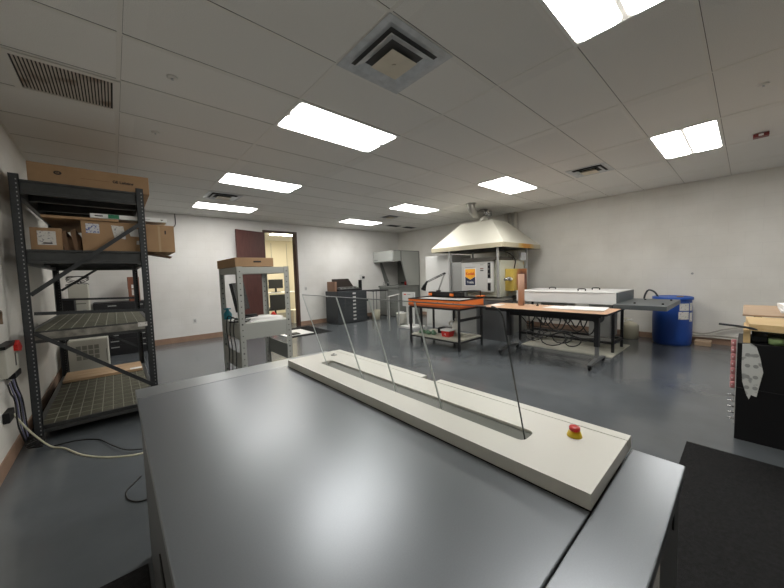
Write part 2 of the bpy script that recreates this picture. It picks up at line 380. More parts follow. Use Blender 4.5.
# ------------------------------------------------------------------ vents
def diffuser(x0, y0, s, label, small=False):
    r = thing('ceiling_diffuser', label, 'air vent', (x0, y0, H-.06), group='square ceiling air diffusers')
    f = B(); cx, cy = x0+s/2, y0+s/2; h = s/2
    def ring(a, b, za, zb):
        pa = [(cx+i*a, cy+j*a, za) for i, j in ((-1,-1),(1,-1),(1,1),(-1,1))]; pb = [(cx+i*b, cy+j*b, zb) for i, j in ((-1,-1),(1,-1),(1,1),(-1,1))]
        pc = [(p[0], p[1], p[2]+.002) for p in pa]; pd = [(p[0], p[1], p[2]+.002) for p in pb]
        F = []
        for k in range(4):
            l = (k+1) % 4; F += [(k, l, 4+l, 4+k), (8+k, 12+k, 12+l, 8+l), (k, 8+k, 8+l, l), (4+k, 4+l, 12+l, 12+k)]
        f.hull(pa+pb+pc+pd, F)
    ring(h, h*.86, H-.008, H-.010); ring(h*.86, h*.74, H-.010, H-.0035)
    ring(h*.70, h*.50, H-.030, H-.006); 
    f.build('frame', 'vent', r)
    t = B(); t.box(cx-h*.8, cx+h*.8, cy-h*.8, cy+h*.8, H-.0034, H-.0028); t.build('throat', 'vent_dark' if s < .6 else 'vent_mid', r)
    c = B(); c.hull([(cx+i*h*.40, cy+j*h*.40, H-.040) for i, j in ((-1,-1),(1,-1),(1,1),(-1,1))]+[(cx+i*h*.30, cy+j*h*.30, H-.012) for i, j in ((-1,-1),(1,-1),(1,1),(-1,1))],
        [(0,1,2,3),(7,6,5,4),(0,4,5,1),(1,5,6,2),(2,6,7,3),(3,7,4,0)])
    c.lathe(cx, cy, [(.016, H-.048), (.016, H-.039)], 14)
    c.build('centre_plate', 'vent_cream', r)
    return r
diffuser(GX, GY, .6096, 'large square ceiling diffuser with cream centre plate, nearest the camera')
diffuser(GX+.02, 6.37, .58, 'square ceiling vent between the two far ceiling lights of the left row')
diffuser(5.57, 1.45, .55, 'ceiling vent with cream centre between the canopy hood and the rightmost ceiling light')
diffuser(5.55, 6.3, .45, 'small dark ceiling vent beyond the duct elbow')
for x, l in ((6.65, 'left of the two flat dark ceiling grilles near the corner booth'), (7.35, 'right of the two flat dark ceiling grilles near the corner booth')):
    g = thing('ceiling_grille', l, 'air vent', (x, 7.5, H-.02), group='flat dark grilles near the corner')
    f = B(); f.box(x, x+.5, 7.5, 7.52, H-.012, H-.003); f.box(x, x+.5, 7.76, 7.78, H-.012, H-.003); f.box(x, x+.02, 7.52, 7.76, H-.012, H-.003); f.box(x+.48, x+.5, 7.52, 7.76, H-.012, H-.003); f.build('frame', 'vent', g)
    s = B()
    for k in range(9): s.beam((x+.02, 7.54+k*.026, H-.008), (x+.48, 7.54+k*.026, H-.008), .016, .002, up=(0, .5, 1))
    s.build('slats', 'blackm', g)
    B().box(x+.02, x+.48, 7.52, 7.76, H-.0034, H-.0028).build('throat', 'vent_dark', g)
g = thing('return_grille', 'long rusty slatted return grille in the ceiling above the rack', 'air vent', (-.47, 3.31, H-.02))
f = B(); x0, x1, y0, y1 = -.455, .105, 3.33, 3.875
f.box(x0-.03, x1+.03, y0-.02, y0+.02, H-.012, H-.003); f.box(x0-.03, x1+.03, y1-.02, y1+.02, H-.012, H-.003); f.box(x0-.03, x0+.012, y0+.02, y1-.02, H-.012, H-.003); f.box(x1-.012, x1+.03, y0+.02, y1-.02, H-.012, H-.003)
f.build('frame', 'tbar', g)
s = B(); n = 26
for k in range(n):
    x = x0+.02+(x1-x0-.04)*(k+.5)/n; s.beam((x, y0+.02, H-.009), (x, y1-.02, H-.009), .012, .002, up=(.25, 0, 1))
s.build('slats', 'grille', g)
B().box(x0+.012, x1-.012, y0+.02, y1-.02, H-.0034, H-.0028).build('throat', 'vent_dark', g)
# detector and sprinklers
r = thing('alarm_detector', 'small maroon fire detector on the ceiling near the right wall', 'detector', (6.0, -.06, H-.05))
B().box(5.96, 6.05, -.13, .0, H-.045, H-.003, bev=.006).build('housing', 'redsens', r)
B().box(5.952, 5.96, -.085, -.045, H-.038, H-.015).build('strobe', 'white', r)
for k, (x, y, l) in enumerate(((.43, 4.2, 'sprinkler escutcheon on the ceiling above the rack'), (4.40, -.05, 'sprinkler escutcheon on the ceiling at the right edge'), (.44, 3.0, 'tiny sprinkler cap between the grille and the square diffuser'))):
    r = thing('ceiling_sprinkler', l, 'sprinkler', (x, y, H-.03), group='ceiling sprinklers')
    B().lathe(x, y, [(.014, H-.012), (.034, H-.010), (.038, H-.003)], 20).build('escutcheon', 'tbar', r)
    B().lathe(x, y, [(.011, H-.022), (.007, H-.020), (.007, H-.011)], 12).build('head', 'vent', r)

# ------------------------------------------------------------------ foreground plate machine
r = thing('plate_setter', 'large flat topped grey machine filling the foreground, with an offwhite slotted bar', 'machine', (.6, 1.1, 0))
MX0, MX1, MY0, MY1, MZ = .048, 1.168, .10, 2.10, .91
B().box(MX0+.012, MX1-.01, MY0+.012, MY1-.01, .0, MZ-.03).build('body', 'machine_dark', r)
B().box(MX0, .790, MY0+.126, 1.925, MZ-.03, MZ, bev=.003).build('lid', 'machine', r)
B().box(MX0, MX1, 1.929, MY1, MZ-.03, MZ, bev=.003).build('back_strip', 'machine_trim', r)
B().box(MX0, MX1, MY0, MY0+.123, MZ-.03, MZ, bev=.003).build('end_strip', 'machine', r)
B().box(.7915, MX1-.004, .24, 1.90, MZ-.03, MZ-.006).build('bar_seat', 'black', r)
# offwhite bar with a long slot
bx0, bx1, by0, by1, bz0, bz1 = .793, 1.172, .226, 1.91, MZ-.001, .950
sx0, sx1, sy0, sy1 = .905, .985, .44, 1.70
b = B()
def frame_with_slot(b, z0, z1):
    R = .022
    outer = [(bx0, by0), (bx1-.035, by0), (bx1-.035, by1), (bx0, by1)]
    b.box(bx0, sx0, by0, by1, z0, z1); b.box(sx1, bx1-.046, by0, by1, z0, z1)
    b.box(sx0, sx1, by0, sy0, z0, z1); b.box(sx0, sx1, sy1, by1, z0, z1); b.box(bx1-.0459, bx1, by0, by1, z0, z0+.02)
    for cx, cy, a0 in ((sx0, sy0, 180), (sx1, sy0, 270), (sx1, sy1, 0), (sx0, sy1, 90)):
        mx = cx+(R if cx == sx0 else -R); my = cy+(R if cy == sy0 else -R)
        pts = [(cx, cy)]+[(mx+R*math.cos(math.radians(a0+q*15)), my+R*math.sin(math.radians(a0+q*15))) for q in range(7)]
        b.prism(pts, 'z', z0, z1)
frame_with_slot(b, bz0+.0014, bz1); bar = b.build('slotted_bar', 'offwhite', r)
b = B()
b.box(bx1-.040, bx1, by0, .985, bz0+.0216, bz1-.001); b.box(bx1-.040, bx1, 1.075, by1, bz0+.0216, bz1-.001)
b.build('rear_strip', 'offwhite', r)
B().box(bx1-.040, bx1-.002, .99, 1.07, bz0+.0216, bz0+.03).build('sensor_notch', 'black', r)
b = B(); b.hull([(sx0+.001, sy0, MZ+.012), (sx1-.001, sy0, MZ+.031), (sx1-.001, sy1, MZ+.031), (sx0+.001, sy1, MZ+.012), (sx0+.001, sy0, MZ-.003), (sx1-.001, sy0, MZ-.003), (sx1-.001, sy1, MZ-.003), (sx0+.001, sy1, MZ-.003)], [(0,1,2,3),(7,6,5,4),(0,4,5,1),(1,5,6,2),(2,6,7,3),(3,7,4,0)])
b.build('slot_floor', 'slot', r)
# acrylic guard
def G(t, y): # point up the leaning sheet
    return (.945-.142*t, y, .925+.445*t)
ys = [1.685, 1.32, 1.06, .79, .452]

nrm = Vector((.445, 0, .142)).normalized()*.002
def slab(b, pts, mi=0):
    n = len(pts); A = [b.bm.verts.new(Vector(p)-nrm) for p in pts]; C = [b.bm.verts.new(Vector(p)+nrm) for p in pts]
    F = [b.bm.faces.new(A[::-1]), b.bm.faces.new(C)]+[b.bm.faces.new([A[i], A[(i+1) % n], C[(i+1) % n], C[i]]) for i in range(n)]
    b._tag(F, mi)
for k in range(4):
    ya, yb = ys[k], ys[k+1]; b = B()
    if k < 3: pts = [G(0, ya-.003), G(0, yb+.003), G(1, yb+.003), G(1, ya-.003)]
    else:
        pts = [G(0, ya-.003), G(0, yb)]
        for q in range(7):
            a = math.radians(q*15); pts.append(G(.93+.07*math.sin(a), yb+.03-.03*math.cos(a)))
        pts.append(G(1, ya-.003))
    slab(b, pts); b.build('acrylic_pane', 'glass', r)
for k in (1, 2, 3):
    b = B(); b.beam(G(0, ys[k]), G(.995, ys[k]), .0045, .0055, up=nrm); b.build('pane_joint', 'edge', r)
b = B(); b.beam(G(0, ys[0]), G(1, ys[0]), .0025, .004, up=nrm); b.build('pane_edge', 'edge', r)
b = B(); b.tube([G(0, .452), G(.93, .452)]+[G(.93+.07*math.sin(math.radians(q*15)), .482-.03*math.cos(math.radians(q*15))) for q in range(7)], .0026, 6); b.build('pane_edge', 'edge_dark', r)
b = B(); b.tube([G(1, ys[0]), G(1, .50)], .0022, 6); b.build('top_edge', mat('edge_grey', (.22, .23, .23), .3), r)
# small clamp pads on the bar
for x, y in ((1.06, 1.80),):
    B().lathe(x, y, [(.020, bz1), (.020, bz1+.003), (.008, bz1+.004), (.008, bz1+.012), (.003, bz1+.013)], 20).build('lock_disc', 'panel_grey', r)
# emergency stop
b = B(); b.lathe(1.048, .345, [(.0215, bz1), (.021, bz1+.003), (.017, bz1+.015), (.013, bz1+.016)], 28); es = b.build('emergency_stop_collar', 'yellow', r)
b = B(); b.lathe(1.048, .345, [(.010, bz1+.016), (.010, bz1+.019), (.0155, bz1+.020), (.0155, bz1+.028), (.013, bz1+.0305), (.004, bz1+.031)], 28); b.build('emergency_stop_button', 'red', es)
# end face label and latch slot
B().prism([(.60, .60), (.84, .66), (.84, .86), (.60, .86)], 'y', MY0+.008, MY0+.012).build('rating_label', 'label', r)
B().box(1.04, 1.047, MY0+.008, MY0+.012, .79, .84).build('latch_slot', 'black', r)
B().box(MX0+.008, MX0+.012, 1.1, 1.28, .5, .56).build('side_slot', 'black', r)

# mats on the floor
b = B(); b.box(1.30, 3.50, -1.9, .30, 0, .010, bev=.003); tag(b.build('rubber_mat', 'rubber'), 'large black rubber floor mat at the lower right beside the grey machine', 'mat')
b = B(); b.box(-.50, .042, .5, 2.03, 0, .008, bev=.003); tag(b.build('rubber_mat', 'rubber'), 'black rubber mat on the floor left of the grey machine at the bottom edge', 'mat')
# cables near the machine
tag(B().tube(curve_pts([(-.70, 4.02, .42), (-.62, 4.05, .22), (-.52, 4.1, .03), (-.42, 4.0, .008), (-.3, 3.75, .006), (-.15, 3.55, .006), (.02, 3.42, .006), (.2, 3.36, .006), (.45, 3.2, .006)]), .0075, 8).build('power_cord', 'cable_white'), 'cream power cord running over the floor from the left wall toward the machine', 'cable')
tag(B().tube(curve_pts([(-.5, 4.14, .007), (-.35, 4.12, .007), (-.2, 4.0, .007), (-.1, 3.72, .022), (.0, 3.52, .022), (.15, 3.42, .022), (.4, 3.3, .022)]), .005, 8).build('thin_cord', 'cable'), 'thin black cord lying beside the cream cord on the floor', 'cable')
tag(B().tube(curve_pts([(.06, 3.0, .007), (.02, 2.93, .007), (-.025, 2.85, .007), (-.02, 2.74, .007), (.03, 2.66, .007), (.09, 2.64, .007)]), .005, 8).build('looped_cord', 'cable'), 'black cord looping out onto the floor at the left side of the grey machine', 'cable')
tag(B().lathe(3.67, 4.13, [(.055, 0), (.055, .003), (.045, .005), (.02, .005)], 20).build('floor_drain', 'machine_dark'), 'small round floor drain cap on the open grey floor', 'drain')

# ------------------------------------------------------------------ pallet rack at left
r = thing('storage_rack', 'tall grey slotted steel storage rack with mesh decks at the left wall', 'rack', (-.17, 5.4, 0))
RX0, RX1, RY0, RY1, RT = -.635, .295, 4.30, 6.52, 2.46
def rack_post(x, y, sgx, sgy):
    b = B(); w = .062
    b.box(min(x, x+sgx*.004), max(x, x+sgx*.004), min(y, y+sgy*w), max(y, y+sgy*w), .006, RT)
    b.box(min(x, x+sgx*w), max(x, x+sgx*w), min(y, y+sgy*.004), max(y, y+sgy*.004), 0, RT)
    b.box(min(x+sgx*w, x+sgx*(w-.004)), max(x+sgx*w, x+sgx*(w-.004)), min(y, y+sgy*.03), max(y, y+sgy*.03), .006, RT)
    z = .08
    while z < RT-.03:
        yy = y if sgy > 0 else y
        for dx in ((.044,) if sgx > 0 else (.018,)):
            b.box(x+sgx*dx-.004, x+sgx*dx+.004, y-.0012 if sgy > 0 else y-.004, y+.004 if sgy > 0 else y+.0012, z, z+.012, 1)
        z += .0375
    b.build('post', ['rack', 'hole'], r)
rack_post(RX0, RY0, 1, 1); rack_post(RX1, RY0, -1, 1); rack_post(RX0, RY1, 1, -1); rack_post(RX1, RY1, -1, -1)
for z0, z1 in ((2.29, 2.42), (1.665, 1.80), (.935, 1.045), (.09, .165)):
    # long beams down each side, short beams front and back
    for x in (RX0+.004, RX1-.044):
        b = B(); b.box(x, x+.04, RY0+.076, RY1-.076, z0, z1-.004, bev=.004); b.build('side_beam', 'rack_beam', r)
    for y in (RY0+.006, RY1-.046):
        b = B(); b.box(RX0+.046, RX1-.046, y+.016, y+.036, z0+.006, z1-.004); b.box(RX0+.046, RX1-.046, y+.002, y+.036, z0, z0+.03, bev=.003); b.box(RX0+.046, RX1-.046, y+.002, y+.036, z1-.024, z1-.004, bev=.003); b.build('end_beam', 'rack_beam', r)
    b = B(); b.box(RX0+.045, RX1-.045, RY0+.042, RY1-.046, z1-.018, z1-.006, 0)
    for k in range(1, 10):
        x = RX0+.045+k*(RX1-RX0-.09)/10; b.box(x-.003, x+.003, RY0+.02, RY1-.02, z1-.006, z1-.001, 1)
    for k in range(1, 13):
        y = RY0+k*(RY1-RY0)/13; b.box(RX0+.045, RX1-.045, y-.003, y+.003, z1-.006, z1-.0015, 1)
    for k in range(3):
        y = RY0+.55+k*.55; b.box(RX0+.045, RX1-.045, y-.02, y+.02, z0+.03, z1-.018, 2)
    b.build('mesh_deck', ['deck', 'wire', 'rack_beam'], r)
b = B(); b.box(RX0+.06, RX1-.07, RY0+.001, RY0+.006, .965, 1.03); b.build('label_strip', mat('worn_strip', (.22, .21, .18), .5, noise=.45, nscale=14), r)
B().box(.165, .245, RY0-.003, RY0+.0005, .995, 1.04).build('shelf_label', 'label', r)
for p, q in (((-.57, 1.38), (.265, 2.10)), ((-.57, 1.03), (.27, .33)), ((-.56, 1.21), (.25, 1.17))):
    B().beam((p[0], RY0-.008, p[1]), (q[0], RY0-.008, q[1]), .035 if p[1] != 1.21 else .03, .006, up=(0, 1, 0)).build('brace', 'rack', r)
for p, q in (((-.57, 1.38), (.24, 2.0)), ((-.57, 1.25), (.24, 1.22)), ((-.50, .95), (.24, .42)), ((-.57, 1.0), (.24, 1.0))):
    B().beam((p[0], RY1+.006, p[1]), (q[0], RY1+.006, q[1]), .03, .006, up=(0, 1, 0)).build('brace', 'rack', r)
# goods on the rack
def carton(x0, x1, y0, y1, z0, z1, label, m='card', seam=True, name='cardboard_box'):
    c = thing(name, label, 'box', ((x0+x1)/2, (y0+y1)/2, z0))
    B().box(x0, x1, y0, y1, z0, z1, bev=.003).build('carton', m, c)
    if seam: B().box(x0+.002, x1-.002, (y0+y1)/2-.025, (y0+y1)/2+.025, z1-.0005, z1+.0008).build('tape', 'tape', c)
    return c
c = carton(-.53, .355, 4.38, 5.9, 2.42, 2.605, 'long flat lighting carton lying on top of the rack, round logo on its end')
b = B(); b.lathe(0, 0, [(.022, 0), (.022, .001)], 24); bmesh.ops.transform(b.bm, matrix=Matrix.Translation((-.335, 4.378, 2.53)) @ Matrix.Rotation(PI/2, 4, 'X') @ Matrix.Diagonal((1.25, .85, 1, 1)), verts=b.bm.verts); b.build('logo', 'ink', c)
text('GE', .022, (-.335, 4.3762, 2.53), *NY, 'card', c, 'logo_letters')
text('GE Lighting', .036, (.14, 4.3788, 2.512), *NY, 'ink', c, 'lettering', bold=.0012)
B().box(-.18, .03, 4.3786, 4.3796, 2.505, 2.5075).build('fold_line', 'card_dark', c)
c = carton(-.55, -.345, 4.38, 4.95, 1.80, 2.005, 'small brown carton with a big white label at the left end of the upper shelf')
B().box(-.505, -.385, 4.3775, 4.3798, 1.845, 1.975).build('label_sheet', 'label', c)
B().box(-.47, -.41, 4.376, 4.3774, 1.855, 1.868).build('barcode', 'ink', c)
b = B()
for k, (x, w, z) in enumerate(((-.335, .03, .19), (-.30, .022, .14), (-.268, .03, .21), (-.235, .018, .16))):
    b.prism([(x, 1.80), (x+w, 1.80), (x+w*.6, 1.80+z), (x-.02, 1.80+z*.9)], 'y', 4.40+.03*(k % 2), 5.0)
b.prism([(-.335, 1.80), (-.215, 1.80), (-.225, 1.90), (-.335, 1.91)], 'y', 4.42, 5.1)
tag(b.build('crushed_box', 'card_dark'), 'dark crushed cardboard box with open flaps, squeezed between two cartons on the upper shelf', 'box')
c = carton(-.208, .555, 4.38, 5.0, 1.80, 2.098, 'big brown carton with shipping labels on the upper shelf, overhanging to the right')
B().box(-.175, -.075, 4.3775, 4.3798, 1.975, 2.07).build('shipping_label', 'label_blue', c)
B().prism([(.015, 2.065), (.112, 2.06), (.128, 1.925), (.035, 1.94)], 'y', 4.3775, 4.3798).build('shipping_label', 'label', c)
B().prism([(.165, 1.96), (.15, 2.035), (.25, 2.04), (.25, 1.955)], 'y', 4.3775, 4.3798).build('shipping_label', 'paper', c)
B().prism([(.21, 1.875), (.215, 1.915), (.27, 1.915), (.27, 1.868)], 'y', 4.3775, 4.3798).build('shipping_label', 'label', c)
B().box(.405, .425, 4.3782, 4.3798, 1.80, 2.098).build('tape_strip', 'tape', c)
B().box(.465, .478, 4.3775, 4.3798, 2.0, 2.04).build('hand_slot', 'ink', c)
b = B(); b.prism([(.30, 1.78), (.52, 1.74), (.53, 1.755), (.31, 1.797)], 'y', 4.45, 4.6); b.build('loose_flap', 'card_dark', c)
c = thing('flat_carton', 'flat brown cardboard sheet lying across the small and big cartons on the rack', 'box', (-.15, 4.7, 2.10))
B().box(-.47, .08, 4.36, 5.5, 2.1005, 2.125, bev=.002).build('carton', 'card', c)
c = thing('long_white_box', 'long thin white box with a green band on top of the big carton', 'box', (.18, 4.5, 2.13))
B().box(-.135, .49, 4.35, 4.62, 2.1265, 2.170, bev=.002).build('carton', 'white', c)
B().box(.0, .085, 4.3475, 4.3498, 2.130, 2.168).build('green_band', 'green', c)
B().box(-.10, -.04, 4.3475, 4.3498, 2.144, 2.154).build('dark_print', 'ink', c)
B().prism([(.43, 2.155), (.46, 2.155), (.445, 2.14)], 'y', 4.3475, 4.3498).build('arrow_mark', 'ink', c)
B().box(.26, .34, 4.3475, 4.3498, 2.146, 2.150).build('print_line', 'panel_grey', c)
for k in range(3):
    b = B(); b.box(-.585, .24, 5.92+.18*k, 6.09+.18*k, .1655, .200, bev=.002)
    tag(b.build('lumber_board', 'lumber'), ('front', 'middle', 'back')[k]+' one of three pale lumber boards on the bottom deck of the rack', 'lumber', 'lumber boards on the bottom deck')
c = thing('paper_tag', 'white paper note lying on the lumber at the right of the bottom deck', 'paper', (.2, 6.0, .21))
B().box(.10, .235, 5.93, 6.03, .2005, .202).build('sheet', 'paper', c)

# wall electrics by the rack
r = thing('electrical_box', 'grey electrical disconnect box with a red lever on the left wall', 'electrical box', (XW+.01, 4.2, .7))
B().box(XW, XW+.06, 3.84, 4.26, .74, .97, bev=.005).build('enclosure', 'beige', r)
B().box(XW, XW+.065, 3.82, 4.24, .971, .995).build('top_cap', 'black', r)
B().box(XW+.01, XW+.065, 4.05, 4.27, .69, .739, bev=.005).build('plug', 'black', r)
B().box(XW+.06, XW+.062, 4.12, 4.15, .79, .90).build('slot', 'black', r)
B().prism([(4.10, .92), (4.22, .90), (4.27, .93), (4.17, 1.0), (4.10, .97)], 'x', XW+.0605, XW+.085).build('lever', 'red', r)
r = thing('outlet_box', 'black socket on the left wall below the electrical box', 'socket', (XW+.01, 4.0, .35))
B().box(XW, XW+.04, 3.88, 4.06, .37, .455, bev=.008).build('socket', 'black', r)
for k in range(5):
    a = 3.92+.06*k; b = B()
    b.tube(curve_pts([(XW+.04, a, .68), (XW+.05, a+.02*random.random(), .6), (XW+.045+.01*k, 4.05+.05*random.random(), .5), (XW+.06, 4.0+.1*k*.7, .3), (XW+.07, 4.1+.04*k, .12)]), .006, 6)
    tag(b.build('hanging_cable', 'cable_purple' if k % 2 else 'cable'), ('grey-blue' if k % 2 else 'black')+' cable hanging down the left wall from the electrical box', 'cable', 'cables hanging from the electrical box ('+('blue)' if k % 2 else 'black)'))
b = B(); pts = []
for k in range(60):
    a = k*.9; pts.append((XW+.12+.05*math.sin(a*1.3)+.0, 4.18+.09*math.cos(a), .05+.025*math.sin(a*.7)+.02))
b.tube(curve_pts(pts, 3), .006, 6); tag(b.build('cable_bundle', 'cable'), 'tangled bundle of black cables at the foot of the left rack post', 'cable')
tag(B().tube(curve_pts([(XW, 3.85, 1.25), (XW+.03, 3.93, 1.27), (XW+.03, 4.0, 1.26), (XW+.025, 4.02, 1.21), (XW+.025, 4.02, 1.16)]), .009, 8).build('bent_pipe', mat('copper_brown', (.22, .15, .10), .4, .5)), 'short bent brown pipe sticking out of the left wall above the electrical box', 'pipe')

# ------------------------------------------------------------------ grey perforated shelf unit behind the machine
r = thing('shelf_unit', 'grey perforated steel shelf unit standing behind the machine', 'shelf unit', (1.25, 3.85, 0))
UX0, UX1, UY0, UY1, UT = .955, 1.515, 3.50, 4.22, 1.60
def unit_post(x, y, sx, sy):
    b = B(); w = .058
    b.box(min(x, x+sx*w), max(x, x+sx*w), min(y, y+sy*.003), max(y, y+sy*.003), 0, UT)
    b.box(min(x, x+sx*.003), max(x, x+sx*.003), min(y, y+sy*.04), max(y, y+sy*.04), 0, UT)
    z = .06; k = 0
    while z < UT-.02:
        big = k % 5 == 0; rr = .0075 if big else .005; cx = x+sx*.030
        yy = y if sy > 0 else y-.003
        b.box(cx-rr, cx+rr, yy-.0008, yy+.0025, z-rr, z+rr, 1)
        z += .062; k += 1
    b.build('post', ['unit', 'unit_hole'], r)
unit_post(UX0, UY0, 1, 1); unit_post(UX1, UY0, -1, 1); unit_post(UX0, UY1, 1, -1); unit_post(UX1, UY1, -1, -1)
for z0, z1, y0 in ((1.525, 1.595, UY0), (.825, .995, UY0)):
    b = B(); b.box(UX0+.004, UX1-.004, y0+.004, UY1-.004, z1-.004, z1)
    for y in (y0+.0035, UY1-.0065): b.box(UX0+.004, UX1-.004, y, y+.003, z0, z1-.004)
    for x in (UX0+.0035, UX1-.0065): b.box(x, x+.003, y0+.01, UY1-.01, z0, z1-.004)
    b.build('shelf', 'unit', r)
for x in (UX0+.0035, UX1-.0065): B().box(x, x+.003, UY0+.045, UY1-.045, .50, .68).build('side_rail', 'unit', r)
c = thing('carton_tray', 'brown carton with a hand slot sitting on the grey shelf unit', 'box', (1.13, 3.9, UT))
B().box(.955, 1.355, 3.53, 4.28, UT, UT+.095, bev=.003).build('carton', 'card', c)
B().box(1.14, 1.22, 3.5275, 3.5298, UT+.045, UT+.062, bev=.0006).build('hand_slot', 'ink', c)
m_ = thing('monitor', 'black flat monitor seen from behind on the grey shelf unit', 'monitor', (1.06, 3.72, 1.0), math.radians(58), local=True)
b = B(); b.box(-.21, .21, -.02, .012, .12, .43, bev=.006); bmesh.ops.rotate(b.bm, verts=b.bm.verts, cent=(0, 0, .12), matrix=Matrix.Rotation(math.radians(-10), 3, 'X')); b.build('screen', 'dark_screen', m_)
B().beam((0, .02, .0), (0, .03, .22), .06, .03, up=(1, 0, 0)).build('stand', 'black', m_)
B().box(-.11, .11, -.06, .12, .0, .012, bev=.004).build('foot', 'black', m_)
for k in range(4):
    o = B().box(-.17, .17, -.12, .12, 0, .004).build('paper_sheet', 'paper')
    o.location = (1.28+.015*k, 3.69+.04*k, .9955+.0045*k); o.rotation_euler = (0, 0, .15*k-.1)
    tag(o, 'white paper sheet in the loose stack on the grey shelf unit', 'paper', 'paper sheets on the grey shelf unit')
c = thing('desk_phone', 'black handset lying at the back of the papers on the grey shelf unit', 'phone', (1.15, 3.98, 1.0))
B().box(1.12, 1.30, 3.95, 4.02, .9955, 1.022, bev=.006).build('body', 'black', c)
B().tube([(1.13, 3.985, 1.032), (1.29, 3.985, 1.032)], .012, 8).build('handset', 'black', c)
c = thing('spray_bottle', 'teal plastic bottle at the left of the grey shelf unit', 'bottle', (.99, 4.1, 1.0))
B().lathe(1.0, 4.12, [(.045, .9955), (.045, 1.06), (.018, 1.10), (.012, 1.13)], 20).build('bottle', 'teal', c)
B().box(.965, 1.035, 4.11, 4.13, 1.11, 1.125).build('trigger', 'teal', c)
for k, (x, y) in enumerate(((.93, 3.60), (.925, 3.72), (.935, 3.9))):
    tag(B().tube(curve_pts([(x+.07, y, 1.02), (x+.01, y-.01, 1.05), (x-.01, y, .9), (x-.0, y-.02, .7), (x-.005, y+.01, .4), (x-.01, y, .05)]), .006, 6).build('monitor_cable', 'cable'), 'black cable hanging down the left side of the grey shelf unit', 'cable', 'cables down the side of the grey shelf unit')

# ------------------------------------------------------------------ behind the rack (back left)
r = thing('flat_file_cabinet', 'wide black flat file cabinet with labelled drawers in the back left corner', 'cabinet', (.1, 8.6, 0))
B().box(-.33, .58, 8.40, 8.93, 0, 1.08, bev=.004).build('body', 'blackm', r)
for k in range(8):
    z = .10+k*.12; dr = B().box(-.31, .56, 8.385, 8.40, z, z+.11, bev=.002).build('drawer', 'blackm', r)
    for x in (-.12, .30):
        B().box(x, x+.13, 8.3835, 8.3849, z+.06, z+.08).build('label_holder', 'panel_grey', dr)
c = carton(.22, .40, 8.45, 8.75, 1.0805, 1.33, 'lower of the two reddish brown boxes stacked on the black flat file cabinet', 'card_red')
B().box(.27, .35, 8.4478, 8.4498, 1.2, 1.32).build('label_sheet', 'label', c)
c = carton(.215, .40, 8.45, 8.75, 1.331, 1.58, 'upper of the two reddish brown boxes stacked on the black flat file cabinet', 'card_red')
B().box(.27, .36, 8.4478, 8.4498, 1.345, 1.42).build('label_sheet', 'paper', c)
r = thing('server_cart', 'black cart in the back left corner beside the flat file cabinet', 'cart', (-.5, 8.2, 0))
b = B(); b.box(-.69, -.37, 7.95, 8.45, .84, .88)
b.box(-.69, -.37, 7.95, 8.45, .15, .18); b.build('shelf', 'blackm', r)
for x in (-.68, -.38):
    for y in (7.96, 8.44): B().box(x-.012, x+.012, y-.012, y+.012, 0, .84).build('leg', 'blackm', r)
r = thing('beige_processor', 'tall beige machine housing standing on the black cart', 'machine', (-.45, 8.2, .88))
B().box(-.62, -.36, 8.0, 8.4, .8805, 1.46, bev=.012).build('housing', 'beige', r)
B().box(-.58, -.40, 7.994, 8.0, 1.1, 1.12).build('seam', 'beige_dark', r)
B().box(-.45, -.40, 7.994, 8.0, .95, 1.0).build('badge', 'panel_grey', r)
pts = [(-.5+.16*math.sin(k*1.7), 8.2+.12*math.cos(k*2.3), 1.53+.08*math.sin(k*1.1)) for k in range(26)]
tag(B().tube(curve_pts(pts, 5), .005, 6).build('wire_tangle', 'cable'), 'tangle of thin black wires on top of the tall beige machine', 'cable')
r = thing('black_toner_box', 'black device left of the tall beige machine near the left wall', 'device', (-.66, 7.6, .9))
B().box(-.71, -.52, 7.5, 7.85, .92, 1.22, bev=.01).build('housing', 'black', r); B().box(-.71, -.56, 7.55, 7.8, 0, .92).build('stand', 'blackm', r)
r = thing('beige_printer', 'low beige machine with a louvred front panel on the floor behind the rack', 'machine', (-.35, 7.4, 0))
B().box(-.60, -.13, 6.95, 7.45, .0, .58, bev=.015).build('housing', 'beige', r)
b = B()
for k in range(4):
    for q in range(3): b.box(-.51+k*.07, -.455+k*.07, 6.946, 6.95, .26+q*.08, .325+q*.08)
b.build('louvre', 'beige_dark', r)
B().box(-.16, -.15, 6.944, 6.952, .2, .40).build('door_pull', 'beige_dark', r)

# ------------------------------------------------------------------ office beyond the door
r = thing('office_desk', 'white office desk seen through the open door', 'desk', (4.6, 11.3, 0))
B().box(3.9, 5.6, 10.9, 11.6, .93, .96, bev=.004).build('desktop', 'white', r)
for x in (3.95, 5.5):
    for y in (10.95, 11.55): B().box(x-.02, x+.02, y-.02, y+.02, 0, .93).build('leg', 'panel_grey', r)
r = thing('desktop_monitor', 'dark monitor on the office desk beyond the door', 'monitor', (4.75, 11.3, .96))
B().box(4.08, 4.60, 11.18, 11.21, 1.10, 1.42, bev=.005).build('screen', 'dark_screen', r); B().box(4.32, 4.38, 11.215, 11.25, .976, 1.2).build('stand', 'black', r); B().box(4.22, 4.48, 11.1, 11.35, .9602, .975).build('foot', 'black', r)
r = thing('office_chair', 'dark grey office chair in the room beyond the open door', 'chair', (4.35, 10.3, 0))
B().box(3.75, 4.25, 10.2, 10.26, .45, .93, bev=.02).build('backrest', 'slate', r); B().box(3.73, 4.27, 10.27, 10.75, .40, .48, bev=.02).build('seat', 'slate', r)
B().tube([(4.0, 10.45, .08), (4.0, 10.45, .40)], .03, 10).build('gas_post', 'black', r)
b = B()
